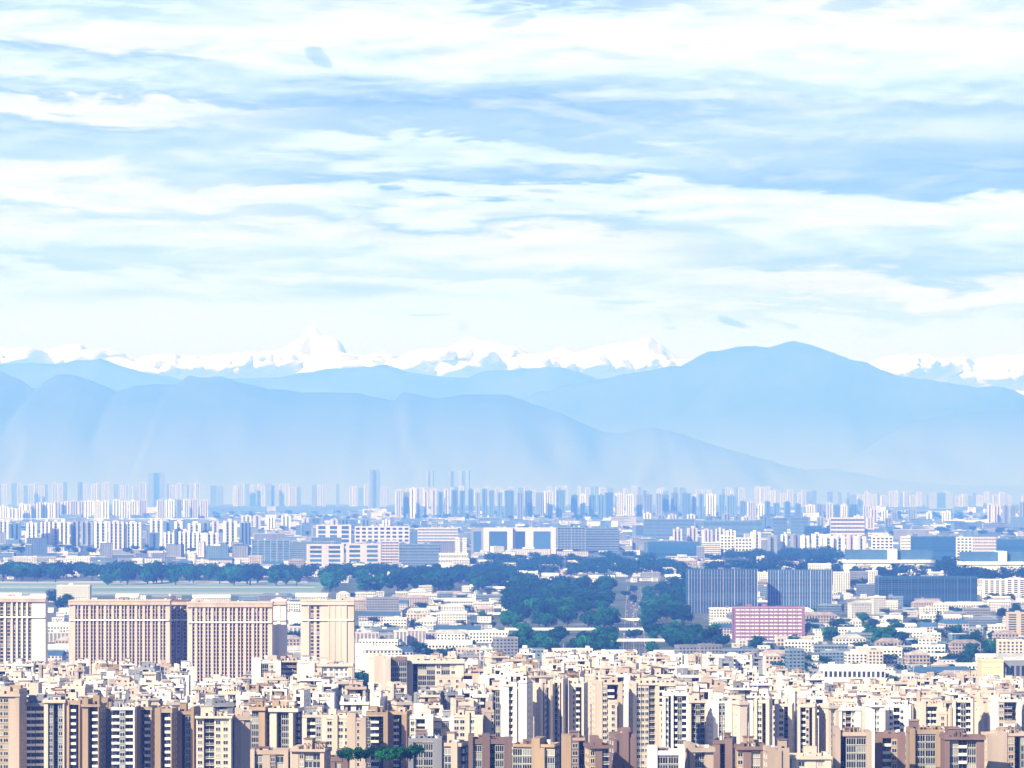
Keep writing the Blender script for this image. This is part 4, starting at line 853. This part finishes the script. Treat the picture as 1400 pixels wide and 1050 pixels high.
WG = ('white_render', 'white_render', 'lilac_render', 'lilac_render', 'grey_render'); BG = ('white_render', 'slate_render', 'lilac_render', 'grey_render', 'slate_render')
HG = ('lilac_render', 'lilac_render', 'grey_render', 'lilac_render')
G1 = 'towers of the nearer estate behind the airfield'; G2 = 'white towers of the middle estate'; G3 = 'hazy towers along the far skyline'
run(36, 108, 715, 713, 10600, 9, 15, (1, 2, 3), WG, 'nearer white estate', G1, 1.5)
run(110, 146, 713, 714, 10500, 16, 18, (1,), WG, 'nearer white estate', G1, 1)
run(148, 196, 714, 713, 10450, 20, 24, (1, 2), WG, 'nearer white estate', G1, 1)
run(205, 342, 712, 716, 11200, 8, 18, (2, 4, 7), BG, 'nearer mixed estate', G1, 3)
run(-8, 38, 713, 716, 11800, 12, 20, (1, 3), BG, 'nearer mixed estate', G1, 3)
run(205, 300, 727, 727, 10100, 12, 20, (3, 6), BG, 'low mixed estate', G1, 2)
run(0, 50, 693, 699, 19500, 8, 12, (0, 1), WG, 'middle white estate', G2, 1.5)
run(26, 92, 690, 686, 20000, 6, 10, (0, 1, 2), WG, 'middle white estate', G2, 1.5)
run(88, 150, 686, 684, 20500, 7, 12, (0, 1), WG, 'middle white estate', G2, 1)
run(154, 210, 684, 685, 20200, 8, 12, (1, 2), WG, 'middle white estate', G2, 1)
run(215, 282, 683, 682, 20000, 7, 12, (1, 3), WG, 'middle white estate', G2, 1.5)
run(541, 690, 670, 671, 21000, 5, 8, (2, 3, 5), BG, 'mid skyline cluster', G2, 3)
run(690, 775, 672, 671, 20600, 8, 13, (2, 4), BG, 'mid skyline cluster', G2, 2)
run(782, 832, 679, 674, 20900, 6, 11, (3, 5), BG, 'mid skyline cluster', G2, 2.5)
run(828, 1012, 674, 677, 20500, 6, 13, (1, 2, 4), BG, 'mid skyline cluster', G2, 2)
run(1012, 1190, 687, 690, 19800, 6, 12, (2, 4, 7), BG, 'right hand cluster', G2, 2.5)
run(1190, 1310, 697, 700, 18500, 6, 12, (5, 9, 14), WG, 'right hand cluster', G2, 3)
run(1350, 1410, 690, 688, 18000, 6, 11, (2, 4), WG, 'right hand cluster', G2, 4)
run(880, 1230, 704, 708, 15500, 7, 13, (4, 9, 14), BG, 'lower middle ground', G2, 3)
run(330, 560, 705, 712, 15000, 8, 14, (4, 9, 16), BG, 'lower middle ground', G2, 2)
run(1030, 1190, 730, 735, 9900, 8, 14, (2, 5, 8), WG, 'estate above the wood', G1, 3)
run(920, 1010, 724, 727, 11500, 9, 14, (3, 8), WG, 'estate above the wood', G1, 3)
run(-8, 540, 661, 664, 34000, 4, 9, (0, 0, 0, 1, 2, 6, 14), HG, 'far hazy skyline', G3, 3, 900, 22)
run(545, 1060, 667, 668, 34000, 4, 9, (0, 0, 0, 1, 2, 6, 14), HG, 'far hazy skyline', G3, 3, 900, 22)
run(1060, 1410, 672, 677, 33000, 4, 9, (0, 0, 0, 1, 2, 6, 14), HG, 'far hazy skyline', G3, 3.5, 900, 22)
for (a, b_, t, Y, lb) in ((202, 226, 646, 33000, 'broad hazy office tower, tallest on the left skyline'), (505, 520, 642, 30000, 'darkest tall tower on the skyline right of the snow pyramid'), (582, 592, 644, 35500, 'faint pointed tower right of the darkest skyline tower'), (613, 624, 644, 35500, 'faint tower, left one of the faint pair left of centre'), (627, 641, 643, 35300, 'faint broad tower, right one of the faint pair'), (1270, 1304, 673, 30000, 'hazy tower group block on the right skyline')):
    n0 = len(LAB); tower(a, b_, t, Y, 'grey_render', '', '', 40, 3); o = LAB.pop()[0]; o['label'] = lb; o['category'] = 'tower'
finish_labels()
